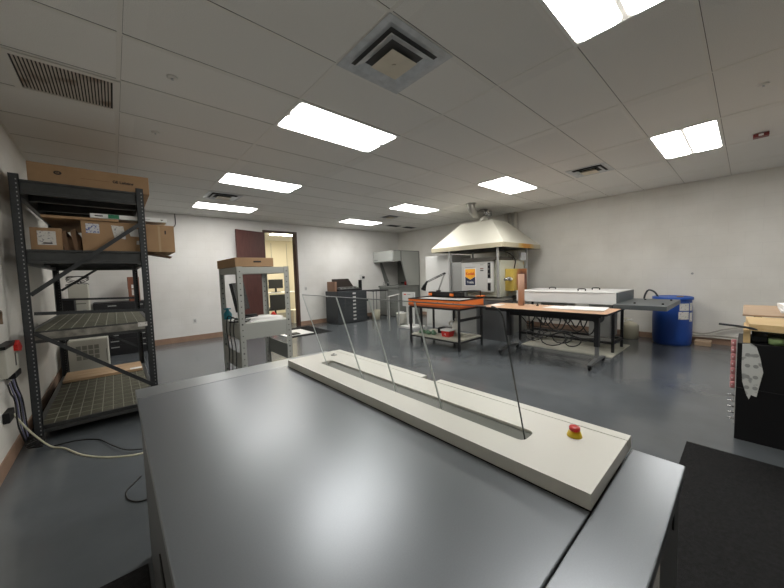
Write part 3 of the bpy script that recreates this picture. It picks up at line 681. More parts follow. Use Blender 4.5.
for k in range(5): a = k*2*PI/5; b.beam((4.0, 10.45, .09), (4.0+.28*math.cos(a), 10.45+.28*math.sin(a), .05), .04, .03); b.lathe(4.0+.28*math.cos(a), 10.45+.28*math.sin(a), [(.02, 0), (.025, .03), (.01, .05)], 10)
b.build('base', 'black', r)
r = thing('tan_cabinet', 'low tan cabinet in the doorway of the office', 'cabinet', (4.55, 9.9, 0))
B().box(4.25, 5.0, 9.6, 10.05, 0, .42, bev=.006).build('body', 'cream', r); B().box(4.3, 4.62, 9.594, 9.6, .05, .38).build('door', 'cream', r)
r = thing('red_bag', 'small red item beside the office chair', 'bag', (4.22, 9.95, .0))
B().lathe(3.72, 9.9, [(.09, 0), (.12, .1), (.10, .3), (.03, .42)], 14).build('body', 'red', r)
# paper/boards and black mat on the floor near the door
tag(B().box(3.15, 4.30, 7.32, 8.7, 0, .008).build('rubber_mat', 'rubber'), 'black floor mat in front of the open maroon door', 'mat')
o = B().box(3.10, 3.85, 7.50, 8.3, .0085, .02).build('white_board', 'paper'); tag(o, 'white board lying on the black mat in front of the open door', 'board')
r = thing('mouse_pad_tray', 'dark flat tray lying on the white board near the door', 'tray', (3.3, 7.6, .02))
B().box(3.2, 3.5, 7.55, 7.8, .0205, .04, bev=.005).build('tray', 'black', r)
# wall plates
for x, z, l in ((1.43, .48, 'white wall socket low on the back wall left of the grey shelf unit'), (4.39, 1.12, 'white wall socket right of the open door'),):
    c = thing('wall_socket', l, 'socket', (x, YN, z)); B().box(x-.04, x+.04, YN-.008, YN, z-.06, z+.06, bev=.002).build('plate', 'white_panel', c); B().box(x-.02, x+.02, YN-.0095, YN-.008, z-.035, z+.035).build('face', 'panel_grey', c)
c = thing('thermostat', 'small thermostat on the back wall right of the slanted black lid', 'thermostat', (6.5, YN, 1.4)); B().box(6.42, 6.58, YN-.04, YN, 1.34, 1.50, bev=.006).build('plate', 'white_panel', c); B().box(6.50, 6.6, YN-.055, YN-.04, 1.36, 1.44).build('knob', 'black', c)
b = B(); b.tube(curve_pts([(1.17, YN-.01, H-.01), (1.17, YN-.015, 2.8), (1.10, YN-.015, 2.70)]), .008, 6); tag(b.build('conduit', 'blackm'), 'short dark cable coming out of the ceiling on the back wall beside the rack', 'cable')

# ------------------------------------------------------------------ centre back: black drawer cabinet with slanted lid
r = thing('light_table_cabinet', 'dark flat file cabinet by the back wall with a slanted lid on it', 'cabinet', (5.5, 8.55, 0))
CY = 8.15
B().box(5.0, 6.10, CY, 8.85, .02, 1.0, bev=.005).build('body', 'slate', r)
for k in range(8):
    z = .06+k*.115; dr = B().box(5.03, 6.07, CY-.014, CY, z, z+.105, bev=.002).build('drawer', 'slate', r)
    B().box(5.55, 5.66, CY-.0155, CY-.0142, z+.03, z+.08).build('label_holder', 'white_panel', dr)
c = thing('lidded_machine', 'dark slanted lid machine with a glossy tray on the dark flat file cabinet', 'machine', (5.4, 8.4, 1.0))
B().prism([(5.10, 1.0005), (5.98, 1.0005), (5.70, 1.38), (5.11, 1.38)], 'y', 8.58, 8.62).build('lid', mat('dark_brown_lid', (.03, .022, .018), .4), c)
B().prism([(8.25, 1.0005), (8.6, 1.0005), (8.6, 1.12), (8.25, 1.05)], 'x', 5.12, 5.98).build('bed', 'blackm', c)
b = B()
b.box(5.2, 5.9, 8.27, 8.29, 1.062, 1.085); b.box(5.2, 5.75, 8.38, 8.40, 1.11, 1.13); b.build('rail', 'chrome', c)
for k in range(5): B().lathe(5.25+k*.15, 8.33, [(.02, 1.075), (.02, 1.09), (.01, 1.095)], 10).build('knob', 'panel_light', c)
c = thing('brown_panel', 'upright brown cardboard panel at the left end of the dark flat file cabinet', 'panel', (4.85, 8.5, 1.0)); B().box(5.01, 5.09, 8.3, 8.75, 1.0005, 1.30, bev=.01).build('panel', 'panel_brown', c)
# black table and chair between cabinet and booth
r = thing('side_table', 'narrow black table between the dark cabinet and the corner booth', 'table', (6.35, 8.2, 0))
B().box(6.14, 6.78, 7.85, 8.5, .95, .98, bev=.004).build('tabletop', 'black', r)
for x in (6.18, 6.74):
    for y in (7.9, 8.45): B().box(x-.012, x+.012, y-.012, y+.012, 0, .95).build('leg', 'panel_grey', r)
r = thing('stool', 'black stool with a tall narrow back behind the narrow black table', 'chair', (6.4, 8.7, 0))
B().lathe(6.4, 8.72, [(.16, .60), (.17, .64), (.13, .66)], 20).build('seat', 'black', r)
b = B(); b.box(6.27, 6.40, 8.80, 8.83, .95, 1.32, bev=.012); b.beam((6.34, 8.82, .64), (6.34, 8.82, 1.0), .04, .015, up=(0, 1, 0)); b.build('backrest', 'black', r)
B().tube([(6.4, 8.72, .05), (6.4, 8.72, .60)], .022, 10).build('post', 'chrome', r)
b = B()
for k in range(5): a = k*2*PI/5; b.beam((6.4, 8.72, .06), (6.4+.2*math.cos(a), 8.72+.2*math.sin(a), .02), .03, .03)
b.build('base', 'black', r)
r = thing('waste_bin', 'small translucent bin under the narrow black table', 'bin', (6.45, 8.1, 0)); B().lathe(6.42, 8.1, [(.12, 0), (.15, .32), (.14, .33)], 20).build('bin', 'jug', r)

# corner wash booth (backs onto the right wall)
r = thing('wash_booth', 'grey corner wash booth with a light hood and drawers beneath', 'booth', (7.6, 8.4, 0))
b = B(); b.box(7.02, 8.28, 7.87, 8.92, 2.22, 2.28); b.prism([(7.02, 2.22), (7.02, 1.93), (7.10, 1.90), (7.40, 1.94), (7.40, 2.22)], 'y', 7.87, 8.92); b.build('hood', 'steel_light', r)
B().box(7.012, 7.02, 8.66, 8.86, 1.97, 2.0).build('name_plate', 'steel', r)
b = B(); b.prism([(7.04, 2.26), (7.40, 2.26), (7.40, 1.94), (7.04, 1.90)], 'y', 7.85, 7.868, 0); b.prism([(7.36, 2.26), (8.28, 2.26), (8.28, 1.08), (7.65, 1.08)], 'y', 7.85, 7.868, 0); b.build('side_panel', 'steel_light', r)
b = B(); b.box(7.36, 7.41, 7.845, 7.85, 1.9, 2.26); b.beam((7.38, 7.847, 1.93), (7.65, 7.847, 1.09), .03, .006, up=(0, 1, 0)); b.box(7.02, 8.28, 7.845, 7.87, 2.26, 2.285); b.box(8.25, 8.28, 7.84, 7.85, .05, 2.26); b.build('side_edge', 'steel', r)
B().box(8.20, 8.26, 7.87, 8.92, 1.10, 2.22).build('back_panel', 'steel_in', r)
B().prism([(7.30, 1.94), (7.40, 1.94), (7.75, 1.14), (7.55, 1.14)], 'y', 8.9, 8.92).build('far_side_panel', 'steel', r)
b = B(); b.box(7.22, 8.28, 7.85, 8.92, 1.02, 1.07, bev=.006); b.build('counter', 'steel', r)
B().box(7.28, 8.28, 7.87, 8.92, 0.02, 1.02).build('cabinet', 'steel', r)
for k in range(4):
    z = .12+k*.2; dr = B().box(7.262, 7.28, 7.9, 8.88, z, z+.185, bev=.003).build('drawer', 'steel', r); B().box(7.245, 7.262, 8.2, 8.6, z+.15, z+.165).build('drawer_pull', 'steel_in', dr)
b = B(); b.box(8.05, 8.20, 8.1, 8.6, 1.12, 1.18); b.build('tray', 'black', r)
for k, (x, y, m, h) in enumerate(((7.35, 8.75, 'panel_light', .12), (7.36, 8.55, 'slate', .10), (7.5, 8.68, 'panel_grey', .16), (8.0, 8.3, 'red', .16))):
    c = thing('booth_bottle', ('pale', 'black', 'tall grey', 'dark red')[k]+' small bottle on the counter of the corner booth', 'bottle', (x, y, 1.07), group='small bottles on the booth counter')
    z = 1.071 if k < 3 else 1.071
    B().lathe(x, y, [(.04, z), (.04, z+h*.7), (.015, z+h*.85)], 14).build('bottle', m, c); B().lathe(x, y, [(.018, z+h*.85), (.018, z+h)], 12).build('cap', 'black', c)

# plastic bucket and white panel stand
r = thing('plastic_bucket', 'translucent plastic bucket with rags left of the white panel stand', 'bucket', (6.12, 6.55, 0))
B().lathe(6.12, 6.55, [(.135, 0), (.145, .34), (.155, .35), (.155, .37), (.14, .37), (.13, .30), (.03, .30)], 28).build('bucket', 'jug_white', r)
b = B()
for k in range(6): b.lathe(6.12+.07*math.cos(k), 6.55+.07*math.sin(k), [(.03, .30), (.055, .35), (.02, .40)], 8)
b.build('rags', 'panel_light', r)
r = thing('panel_stand', 'white panel on a white floor stand behind the orange framed press', 'stand', (6.1, 6.1, 0))
b = B(); b.box(6.05, 6.09, 5.95, 6.42, .38+.2, .97, bev=.004); b.build('panel', 'white_panel', r)
B().box(6.046, 6.05, 6.26, 6.36, .895, .925).build('red_mark', 'red_print', r)
B().box(6.046, 6.05, 6.10, 6.22, .905, .915).build('dark_mark', 'ink', r)
for y in (5.98, 6.22): B().box(6.05, 6.09, y, y+.05, .05, .58).build('upright', 'white_panel', r)
B().box(5.85, 6.35, 5.85, 6.35, 0, .05, bev=.005).build('base', 'white_panel', r)
r = thing('folding_stand', 'thin grey metal stand behind the acrylic guard, left of the bucket', 'stand', (5.3, 6.2, 0))
b = B(); b.beam((5.30, 6.15, .90), (5.85, 6.35, .93), .05, .02); b.build('top_bar', 'panel_light', r)
for x, y in ((5.32, 6.16), (5.83, 6.34)): B().box(x-.015, x+.015, y-.015, y+.015, 0, .90).build('leg', 'panel_grey', r)

# ------------------------------------------------------------------ orange framed press on a black steel stand
OX0, OX1, OY0, OY1 = 4.72, 5.50, 3.50, 4.80
r = thing('steel_stand', 'black steel stand with a wooden lower shelf under the orange press', 'stand', (5.1, 4.15, 0))
for x, y in ((OX0+.02, OY0+.02), (OX0+.02, OY1-.02), (OX1-.02, OY0+.02), (OX1-.02, OY1-.02), (OX0+.35, OY1-.02), (OX1-.02, 4.2)):
    B().box(x-.018, x+.018, y-.018, y+.018, 0, .80).build('leg', 'blackm', r)
b = B(); b.box(OX0+.02, OX1-.02, OY0+.02, OY1-.02, .17, .195); b.build('lower_shelf', 'floor_mat', r)
b = B()
for y in (OY0+.02, OY1-.02): b.box(OX0, OX1, y-.015, y+.015, .14, .17); b.box(OX0, OX1, y-.015, y+.015, .76, .80)
for x in (OX0+.02, OX1-.02): b.box(x-.015, x+.015, OY0, OY1, .14, .17); b.box(x-.015, x+.015, OY0, OY1, .76, .80)
b.box(OX0+.02, OX1-.02, OY0+.01, OY0+.03, .55, .60); b.build('rails', 'blackm', r)
r = thing('orange_press', 'orange framed flatbed press with a black rim on the black steel stand', 'machine', (5.1, 4.15, .8))
b = B(); b.box(OX0-.005, OX0+.03, OY0-.02, OY1+.02, .835, .94, bev=.004); b.box(OX1-.03, OX1+.005, OY0-.02, OY1+.02, .835, .94, bev=.004)
b.box(OX0+.03, OX1-.03, OY0-.02, OY0+.01, .835, .94); b.box(OX0+.03, OX1-.03, OY1-.01, OY1+.02, .835, .94); b.build('frame', 'orange', r)
B().box(OX0-.005, OX1+.005, OY0-.02, OY1+.02, .8005, .834).build('lower_rail', 'orange_dark', r)
B().box(OX0+.031, OX1-.031, OY0+.011, OY1-.011, .86, .935).build('bed', 'panel_light', r)
b = B(); b.box(OX0-.01, OX0+.045, OY0-.025, OY1+.025, .941, .96, bev=.004); b.box(OX1-.07, OX1+.01, OY0-.025, OY1+.025, .941, .97, bev=.004); b.box(OX0+.045, OX1-.07, OY0-.025, OY0+.02, .941, .96); b.box(OX0+.045, OX1-.07, OY1-.02, OY1+.025, .941, .96); b.build('rim', 'black', r)
for y in (3.62, 4.0, 4.68): B().tube([(OX0-.018, y, .89), (OX0-.004, y, .89)], .014, 12).build('knob', 'black', r)
b = B(); b.box(OX1-.16, OX1-.03, 3.9, OY1, .971, 1.06, bev=.008); b.build('bridge', 'black', r)
for y in (4.72, 4.12): B().box(OX1-.20, OX1-.161, y-.03, y+.05, .975, 1.03, bev=.004).build('clamp', 'orange', r)
b = B(); b.tube([(OX1-.04, OY0+.02, .97), (OX1-.04, OY0+.02, 1.09), (OX1-.15, OY0+.1, 1.10), (OX1-.35, OY0+.45, 1.08)], .015, 8); b.box(OX1-.08, OX1+.02, OY0-.03, OY0+.07, .971, .985); b.build('handle', 'black', r)
B().box(OX1-.12, OX1+.03, OY0-.05, OY0+.08, .986, 1.0, bev=.003).build('clamp', 'orange', r)
# desk lamp
r = thing('desk_lamp', 'black spring arm desk lamp at the back of the orange press', 'lamp', (5.42, 4.55, 1.06))
B().lathe(5.40, 4.55, [(.055, 1.0605), (.055, 1.085), (.02, 1.095)], 20).build('base', 'black', r)
b = B()
for dy in (-.012, .012): b.tube([(5.40, 4.55+dy, 1.09), (5.46, 4.42+dy, 1.46)], .008, 6)
b.build('lower_arm', 'panel_grey', r)
b = B()
for dz in (-.012, .016): b.tube([(5.46, 4.42, 1.46+dz), (5.38, 4.86, 1.28+dz)], .008, 6)
b.tube([(5.46, 4.40, 1.46), (5.46, 4.45, 1.46)], .02, 10); b.build('upper_arm', 'blackm', r)
b = B(); b.tube([(5.38, 4.86, 1.29), (5.36, 4.92, 1.20), (5.36, 4.97, 1.10)], [.02, .035, .06], 14); b.build('lamp_head', 'black', r)
# things on the lower shelf
r = thing('red_tub', 'red tub with a white lid on the lower shelf of the black stand', 'tub', (4.97, 3.97, .195))
b = B(); b.hull([(4.89, 3.89, .1955), (5.05, 3.89, .1955), (5.05, 4.05, .1955), (4.89, 4.05, .1955), (4.88, 3.87, .31), (5.07, 3.87, .31), (5.07, 4.07, .31), (4.88, 4.07, .31)], [(3,2,1,0),(4,5,6,7),(0,1,5,4),(1,2,6,5),(2,3,7,6),(3,0,4,7)]); b.build('tub', 'red', r)
B().box(4.865, 5.085, 3.855, 4.085, .3105, .345, bev=.012).build('lid', 'white', r); text('AJ', .05, (4.883, 3.97, .25), *NX, 'white', r)
r = thing('jug', 'white plastic jug with a handle behind the red tub', 'jug', (5.22, 3.95, .195))
b = B(); b.lathe(5.22, 3.95, [(.075, .1955), (.085, .21), (.085, .38), (.06, .44), (.025, .48), (.02, .50)], 24); b.build('body', 'jug_white', r)
B().tube(curve_pts([(5.20, 4.0, .48), (5.17, 4.07, .46), (5.17, 4.08, .40), (5.18, 4.035, .36)]), .014, 8).build('handle', 'jug_white', r); B().lathe(5.22, 3.95, [(.026, .50), (.026, .53)], 16).build('cap', 'white', r)
r = thing('green_bag', 'crumpled green bag on the lower shelf left of the red tub', 'bag', (4.95, 4.45, .195))
b = B()
for k in range(7): b.lathe(4.93+.05*math.sin(k*2), 4.30+.055*k, [(.04, .1955), (.065, .22+.01*(k % 3)), (.03, .25+.02*(k % 2)), (.008, .262+.02*(k % 2))], 9)
b.build('bag', 'green_item', r)
r = thing('black_case', 'black case between the green bag and the red tub on the lower shelf', 'case', (5.1, 4.15, .195)); B().box(5.10, 5.3, 4.08, 4.35, .1955, .32, bev=.02).build('case', 'black', r); B().tube(curve_pts([(5.1, 4.15, .3), (5.07, 4.18, .335), (5.07, 4.26, .335), (5.1, 4.29, .3)]), .008, 6).build('handle', 'blackm', r)

# ------------------------------------------------------------------ canopy hood, oven and control panel
r = thing('canopy_hood', 'large cream canopy hood hanging from the ceiling over the oven', 'hood', (7.05, 4.45, 2.0))
x0, x1, y0, y1 = 6.25, 8.05, 3.46, 5.48; tx0, tx1, ty0, ty1 = 6.75, 7.42, 4.02, 4.90; zt = 2.70
b = B(); b.hull([(x0, y0, 2.10), (x1, y0, 2.10), (x1, y1, 2.10), (x0, y1, 2.10), (tx0, ty0, zt), (tx1, ty0, zt), (tx1, ty1, zt), (tx0, ty1, zt)], [(4,5,6,7),(0,1,5,4),(1,2,6,5),(2,3,7,6),(3,0,4,7)])
b.beam((x0, y0, 2.10), (tx0, ty0, zt), .012, .012); b.build('hood', 'canopy', r)
b = B()
for a in ((x0, x1, y0, y0+.02), (x0, x1, y1-.02, y1), (x0, x0+.02, y0+.02, y1-.02), (x1-.02, x1, y0+.02, y1-.02)): b.box(*a, 2.0, 2.10)
b.build('rim', 'canopy_stain', r)
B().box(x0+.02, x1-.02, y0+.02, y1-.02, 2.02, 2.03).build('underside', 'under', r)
for x, y in ((6.30, 4.93), (6.32, 3.63), (7.56, 3.58), (7.7, 5.2)): B().box(x-.02, x+.02, y-.02, y+.02, .9, 2.02).build('support_post', 'panel_grey', r)
B().lathe(7.05, 4.42, [(.10, zt-.02), (.10, 2.86)], 24).build('flue_collar', 'canopy', r)
b = B(); b.lathe(7.05, 4.42, [(.17, 2.86), (.17, 2.97), (.10, 2.975), (.10, 3.02), (.06, 3.03)], 28)
for k in range(12): a = k*PI/6; b.box(7.05+.17*math.cos(a)-.012, 7.05+.17*math.cos(a)+.012, 4.42+.17*math.sin(a)-.012, 4.42+.17*math.sin(a)+.012, 2.85, 2.98)
b.build('chrome_cap', 'chrome', r)
b = B(); pp = curve_pts([(6.92, 4.40, 2.92), (6.74, 4.36, 2.86), (6.55, 4.32, 2.83), (6.38, 4.28, 2.86), (6.30, 4.27, 2.94), (6.28, 4.27, 3.049)], 8)
b.tube(pp, [.085+.004*(k % 2) for k in range(len(pp))], 20); b.build('flex_duct', 'flex', r)
b = B(); b.lathe(6.28, 4.27, [(.12, 3.035), (.12, 3.049)], 24); b.build('ceiling_collar', 'flex', r)
for k, y in enumerate((4.46, 4.34, 4.18)):
    b = B(); b.tube([(8.22, y, 1.55), (8.22, y, H)], .045 if k != 1 else .03, 14)
    tag(b.build('wall_pipe', 'wall_pipe'), ('left', 'middle', 'right')[k]+' one of three vertical pipes on the right wall behind the canopy hood', 'pipe', 'pipes behind the canopy hood')
# oven / processor body
r = thing('baking_oven', 'cream baking oven body under the canopy hood with a burnt yellow box', 'oven', (7.0, 4.2, 0))
B().box(6.42, 7.52, 3.62, 4.95, .9, 1.72, bev=.006).build('body', 'panel_green', r)
B().box(6.5, 7.7, 3.65, 4.9, .0, .9).build('base_cabinet', 'panel_grey', r)
B().box(6.34, 6.42, 4.50, 4.95, .80, 1.72, bev=.004).build('side_cover', 'panel_grey', r)
B().box(6.36, 7.0, 3.62, 4.6, 1.7205, 1.80, bev=.006).build('dark_cover', 'under', r)
bo = thing('exhaust_box', 'burnt yellow metal box mounted on the end of the oven', 'box', (7.1, 3.5, 1.05))
B().box(6.60, 7.24, 3.42, 3.615, 1.03, 1.52, bev=.006).build('housing', 'burnt', bo)
B().tube([(6.54, 3.46, 1.30), (6.60, 3.46, 1.29)], .03, 12).build('inlet', 'jug_white', bo)
B().tube(curve_pts([(6.98, 3.60, 1.50), (7.0, 3.58, 1.72), (6.8, 3.6, 1.86), (6.45, 3.66, 1.95)]), .012, 8).build('hose', 'cable', bo)
b = B(); b.tube([(6.38, 3.50, 1.29), (6.54, 3.48, 1.30)], .03, 12); b.box(6.49, 6.54, 3.44, 3.53, 1.26, 1.34); b.build('valve', 'chrome', bo)
B().box(6.9, 7.6, 3.40, 3.60, .82, .9, bev=.004).build('lower_shelf', 'under', bo)
B().box(7.25, 7.5, 3.56, 3.61, 1.72, 1.9).build('junction_box', 'vent', bo)
# control panel
r = thing('control_panel', 'light grey control cabinet with an orange and navy logo on the oven', 'control panel', (6.28, 4.1, 1.0))
PX = 6.22
B().box(PX, 6.34, 3.735, 4.52, 1.02, 1.70, bev=.01).build('housing', 'panel_light', r)
B().box(PX-.01, 6.36, 3.72, 4.53, 1.701, 1.73).build('top_cap', 'under', r)
sg = B(); sg.box(PX-.003, PX, 4.12, 4.43, 1.15, 1.56); sign = sg.build('sign_border', 'white', r)
B().prism([(4.41, 1.545), (4.14, 1.545), (4.14, 1.37), (4.275, 1.30), (4.41, 1.37)], 'x', PX-.0055, PX-.003).build('orange_shield', 'orange_print', sign)
B().prism([(4.41, 1.165), (4.14, 1.165), (4.14, 1.365), (4.275, 1.295), (4.41, 1.365)], 'x', PX-.005, PX-.003).build('navy_shield', 'navy', sign)
text('Kodak', .092, (PX-.0062, 4.275, 1.435), *NX, 'red_print', sign, bold=.0025)
text('Trabis', .075, (PX-.0062, 4.275, 1.235), *NX, 'white', sign, bold=.001)
B().box(PX-.004, PX, 4.14, 4.41, 1.575, 1.592).build('caption_line', 'panel_grey', r)
B().box(PX-.003, PX, 3.88, 4.22, 1.655, 1.665).build('heading_line', 'panel_grey', r)
for z, m in ((1.62, 'panel_grey'), (1.535, 'card_red'), (1.49, 'ink')): B().box(PX-.003, PX, 3.925, 4.01, z, z+.02).build('indicator', m, r)
cb = B().box(PX-.004, PX, 3.75, 3.82, 1.33, 1.67).build('switch_strip', 'black', r)
for z in (1.62, 1.53, 1.42): B().tube([(PX-.015, 3.785, z), (PX-.004, 3.785, z)], .014, 10).build('switch', 'chrome', cb)
B().box(PX-.004, PX, 3.75, 3.82, 1.05, 1.22).build('switch_strip', 'black', r)
B().box(PX-.006, PX, 3.60+.13, 3.82, 1.235, 1.315).build('white_plate', 'white', r)
# tall white door panel behind lamp
r = thing('locker', 'tall light grey locker cabinet behind the orange press with a black latch', 'cabinet', (6.9, 5.4, 0))
B().box(6.48, 7.3, 4.985, 5.9, 0, 1.93, bev=.006).build('body', 'white_panel', r)
B().box(6.465, 6.48, 5.0, 5.88, .1, 1.9, bev=.003).build('door', 'white_panel', r); B().box(6.44, 6.465, 5.03, 5.08, 1.32, 1.47, bev=.004).build('latch', 'black', r)
# pedestal
r = thing('rounded_pedestal', 'dark grey rounded tank at the foot of the oven left of the peach table', 'tank', (6.2, 3.6, 0))
b = B(); pl = []
for cx, cy, st in ((6.36-.0, 3.92, 0), (6.14, 3.92, 90), (6.14, 3.44, 180), (6.36, 3.44, 270)):
    for q in range(7): a = math.radians(st+15*q); pl.append((cx+.13*math.cos(a), cy+.13*math.sin(a)))
b.prism(pl, 'z', 0, .84); b.build('tank', 'pedestal', r); b = B(); b.box(6.03, 6.47, 3.33, 4.03, .841, .87, bev=.01); b.build('lid', 'under', r)

# ------------------------------------------------------------------ dryer with conveyor
r = thing('dryer', 'long white plate dryer behind the peach table, with black handles on top', 'machine', (6.9, 2.3, 0))
B().box(6.30, 7.40, 1.45, 3.20, .84, 1.04, bev=.008).build('housing', 'white', r)
B().box(6.29, 7.41, 1.46, 3.21, 1.041, 1.06, bev=.006).build('lid', 'white', r)
B().box(6.30, 7.40, 1.425, 1.449, .84, 1.05).build('end_cap', 'slab', r)
def handle(x, y): B().tube(curve_pts([(x, y-.06, 1.061), (x, y-.055, 1.095), (x, y+.055, 1.095), (x, y+.06, 1.061)], 4), .009, 6).build('handle', 'black', r)
handle(6.55, 2.05); handle(6.95, 1.93); handle(7.0, 2.75)
b = B()
for x in (6.34, 6.92):
    for y in (1.50, 3.14): b.box(x-.02, x+.02, y-.02, y+.02, .02, .84)
b.box(6.32, 6.36, 1.5, 3.14, .16, .2); b.box(6.90, 6.94, 1.5, 3.14, .16, .2); b.box(6.34, 6.92, 1.48, 1.52, .16, .2); b.build('stand', 'blackm', r)
B().box(6.45, 6.88, 1.56, 1.9, .25, .835, bev=.01).build('control_box', 'panel_grey', r)
b = B(); b.tube([(6.43, 1.76, .60), (6.449, 1.76, .60)], .11, 20); b.build('fan', 'slate', r)
b = B(); b.box(6.55, 7.0, 2.3, 2.8, .45, .84); b.build('motor_case', 'panel_light', r)
b = B(); b.tube([(6.6, 2.95, .5), (6.6, 3.1, .5)], .1, 16); b.build('blower', 'jug_white', r)
r = thing('conveyor_table', 'flat slate grey outfeed table at the end of the white dryer', 'table', (6.6, 1.1, .8))
B().box(5.98, 7.38, .76, 1.424, .815, .885, bev=.004).build('top', 'slab', r)
for x, y in ((6.3, 1.2), (6.3, .85), (7.1, 1.2), (7.1, .85)): B().lathe(x, y, [(.016, .885), (.016, .900), (.008, .905)], 12).build('roller_knob', 'black', r)
B().box(6.1, 7.3, 1.30, 1.44, .79, .8145).build('bracket', 'slab', r)
b = B(); rc = random.Random(3)
for k in range(10):
    ya = 1.65+.12*k; w = .22+.28*rc.random(); zd = .14+.35*rc.random(); xa = 6.05+.2*rc.random()
    b.tube(curve_pts([(xa, ya, .80), (xa+.02, ya+.04, .60), (xa-.02, ya+w*.25, zd+.08), (xa+.03, ya+w*.55, zd), (xa, ya+w*.85, zd+.12), (xa+.03, ya+w, .55), (xa+.03, ya+w+.02, .80)], 7), .011, 8)
for k in range(5):
    cx, cy, rr, z = 5.98+.05*k, 2.0+.19*k, .12+.05*(k % 3), .18+.05*(k % 2)
    b.tube([(cx+.12*math.sin(t*.5), cy+rr*math.cos(t*.5), z+rr*.55*math.sin(t*.5)+.02) for t in range(14)], .010, 8)
b.tube(curve_pts([(6.0, 1.6, .3), (6.05, 1.9, .26), (6.0, 2.2, .33), (6.05, 2.5, .24), (6.0, 2.9, .3)]), .014, 8)
tag(b.build('cable_tangle', 'cable'), 'tangle of black cables hanging beneath the peach table and white dryer', 'cables', kind='stuff')
tag(B().box(6.00, 7.20, 1.43, 2.95, 0, .018, bev=.003).build('floor_board', 'floor_mat'), 'pale board on the floor under the white dryer', 'board')

# ------------------------------------------------------------------ peach topped table
r = thing('work_table', 'rolling work table with a peach laminate top and black edge', 'table', (5.37, 2.2, 0))
TX0, TX1, TY0, TY1, TZ = 5.06, 5.90, 1.28, 3.32, .83
pl = []; R = .06
for cx, cy, st in ((TX1-R, TY1-R, 0), (TX0+R, TY1-R, 90), (TX0+R, TY0+R, 180), (TX1-R, TY0+R, 270)):
    for q in range(6): a = math.radians(st+18*q); pl.append((cx+R*math.cos(a), cy+R*math.sin(a)))
b = B(); b.prism(pl, 'z', TZ-.003, TZ); b.build('tabletop', 'tabletop', r)
b = B(); b.prism([(5.48+(x-5.48)*1.004, 2.30+(y-2.30)*1.002) for x, y in pl], 'z', TZ-.03, TZ-.0035); b.build('edge_band', 'black', r)
for y in (1.47, 2.87):
    b = B(); b.box(5.33, 5.41, y-.03, y+.03, .30, .798); b.build('upper_leg', 'blackm', r)
    b = B(); b.box(5.34, 5.40, y-.022, y+.022, .10, .30); b.build('lower_leg', 'slab_foot', r)
    b = B(); b.prism([(5.02, .078), (5.72, .078), (5.72, .095), (5.46, .125), (5.28, .125), (5.02, .095)], 'y', y-.025, y+.025); ft = b.build('foot', 'slab_foot', r)
    for x in (5.05, 5.69):
        b = B(); b.tube([(x, y-.014, .032), (x, y+.014, .032)], .030, 14); b.box(x-.02, x+.02, y-.022, y-.016, .03, .075); b.box(x-.02, x+.02, y+.016, y+.022, .03, .075); b.box(x-.02, x+.02, y-.022, y+.022, .064, .078); b.build('caster', 'black', ft)
b = B(); b.box(5.34, 5.40, 1.5, 2.84, .68, .74); b.box(5.12, 5.15, 1.35, 3.2, .765, .798); b.box(5.12, 5.8, 1.45, 1.49, .765, .798); b.box(5.12, 5.8, 2.85, 2.89, .765, .798); b.build('stretcher', 'blackm', r)
r = thing('cardboard_tube', 'brown cardboard tube standing upright on the far end of the peach table', 'tube', (5.62, 3.02, TZ))
B().lathe(5.62, 2.76, [(.055, TZ+.0005), (.055, TZ+.58)], 24).build('tube', 'tube', r); B().lathe(5.62, 2.76, [(.052, TZ+.5805), (.052, TZ+.581)], 20).build('bore', 'card_dark', r)
for k, (x, y, rz, w, h, l) in enumerate(((5.45, 3.15, .1, .28, .2, 'white paper sheet at the far left end of the peach table'), (5.6, 2.08, -.1, .40, .40, 'white paper sheet under the paper stack on the peach table'), (5.58, 1.72, .12, .5, .62, 'top white sheet of the paper stack at the right end of the peach table'))):
    o = B().box(-w/2, w/2, -h/2, h/2, 0, .004 if k != 2 else .012).build('paper_sheet', 'paper'); o.location = (x, y, TZ+.0006+(.0045 if k == 2 else 0)); o.rotation_euler = (0, 0, rz); tag(o, l, 'paper')
r = thing('paper_weight', 'small black knobbed weight standing on the peach table near the tube', 'paperweight', (5.68, 2.42, TZ)); B().lathe(5.70, 2.50, [(.022, TZ+.0005), (.022, TZ+.012), (.008, TZ+.016), (.008, TZ+.03), (.012, TZ+.04), (.004, TZ+.045)], 14).build('knob', 'black', r)

# ------------------------------------------------------------------ jug, drum, hoses
r = thing('plastic_carboy', 'translucent plastic carboy on the floor beneath the slate outfeed table', 'jug', (8.0, 1.58, 0))
b = B(); b.lathe(8.0, 1.60, [(.13, .0), (.15, .02), (.15, .27), (.13, .31), (.06, .345), (.035, .35), (.035, .37)], 28); b.build('body', 'jug', r)
B().tube(curve_pts([(8.0, 1.66, .345), (8.0, 1.70, .40), (8.0, 1.61, .41), (8.0, 1.56, .35)]), .012, 8).build('handle', 'jug', r)
B().lathe(8.0, 1.60, [(.04, .371), (.04, .40)], 16).build('cap', 'white', r)
r = thing('blue_drum', 'blue plastic drum with white labels standing by the right wall', 'drum', (7.92, .92, 0))
DXc, DYc = 7.90, .93
b = B(); b.lathe(DXc, DYc, [(.255, 0), (.275, .03), (.285, .15), (.29, .45), (.285, .72), (.275, .83), (.27, .86)], 48); b.build('barrel', 'blue', r)
b = B(); b.lathe(DXc, DYc, [(.285, .845), (.297, .85), (.297, .895), (.27, .905), (.26, .89), (.05, .89)], 48); b.build('lid', 'blue_lid', r)
b = B(); b.lathe(DXc+.06, DYc-.1, [(.05, .89), (.05, .905)], 20); b.build('bung', 'card', r)
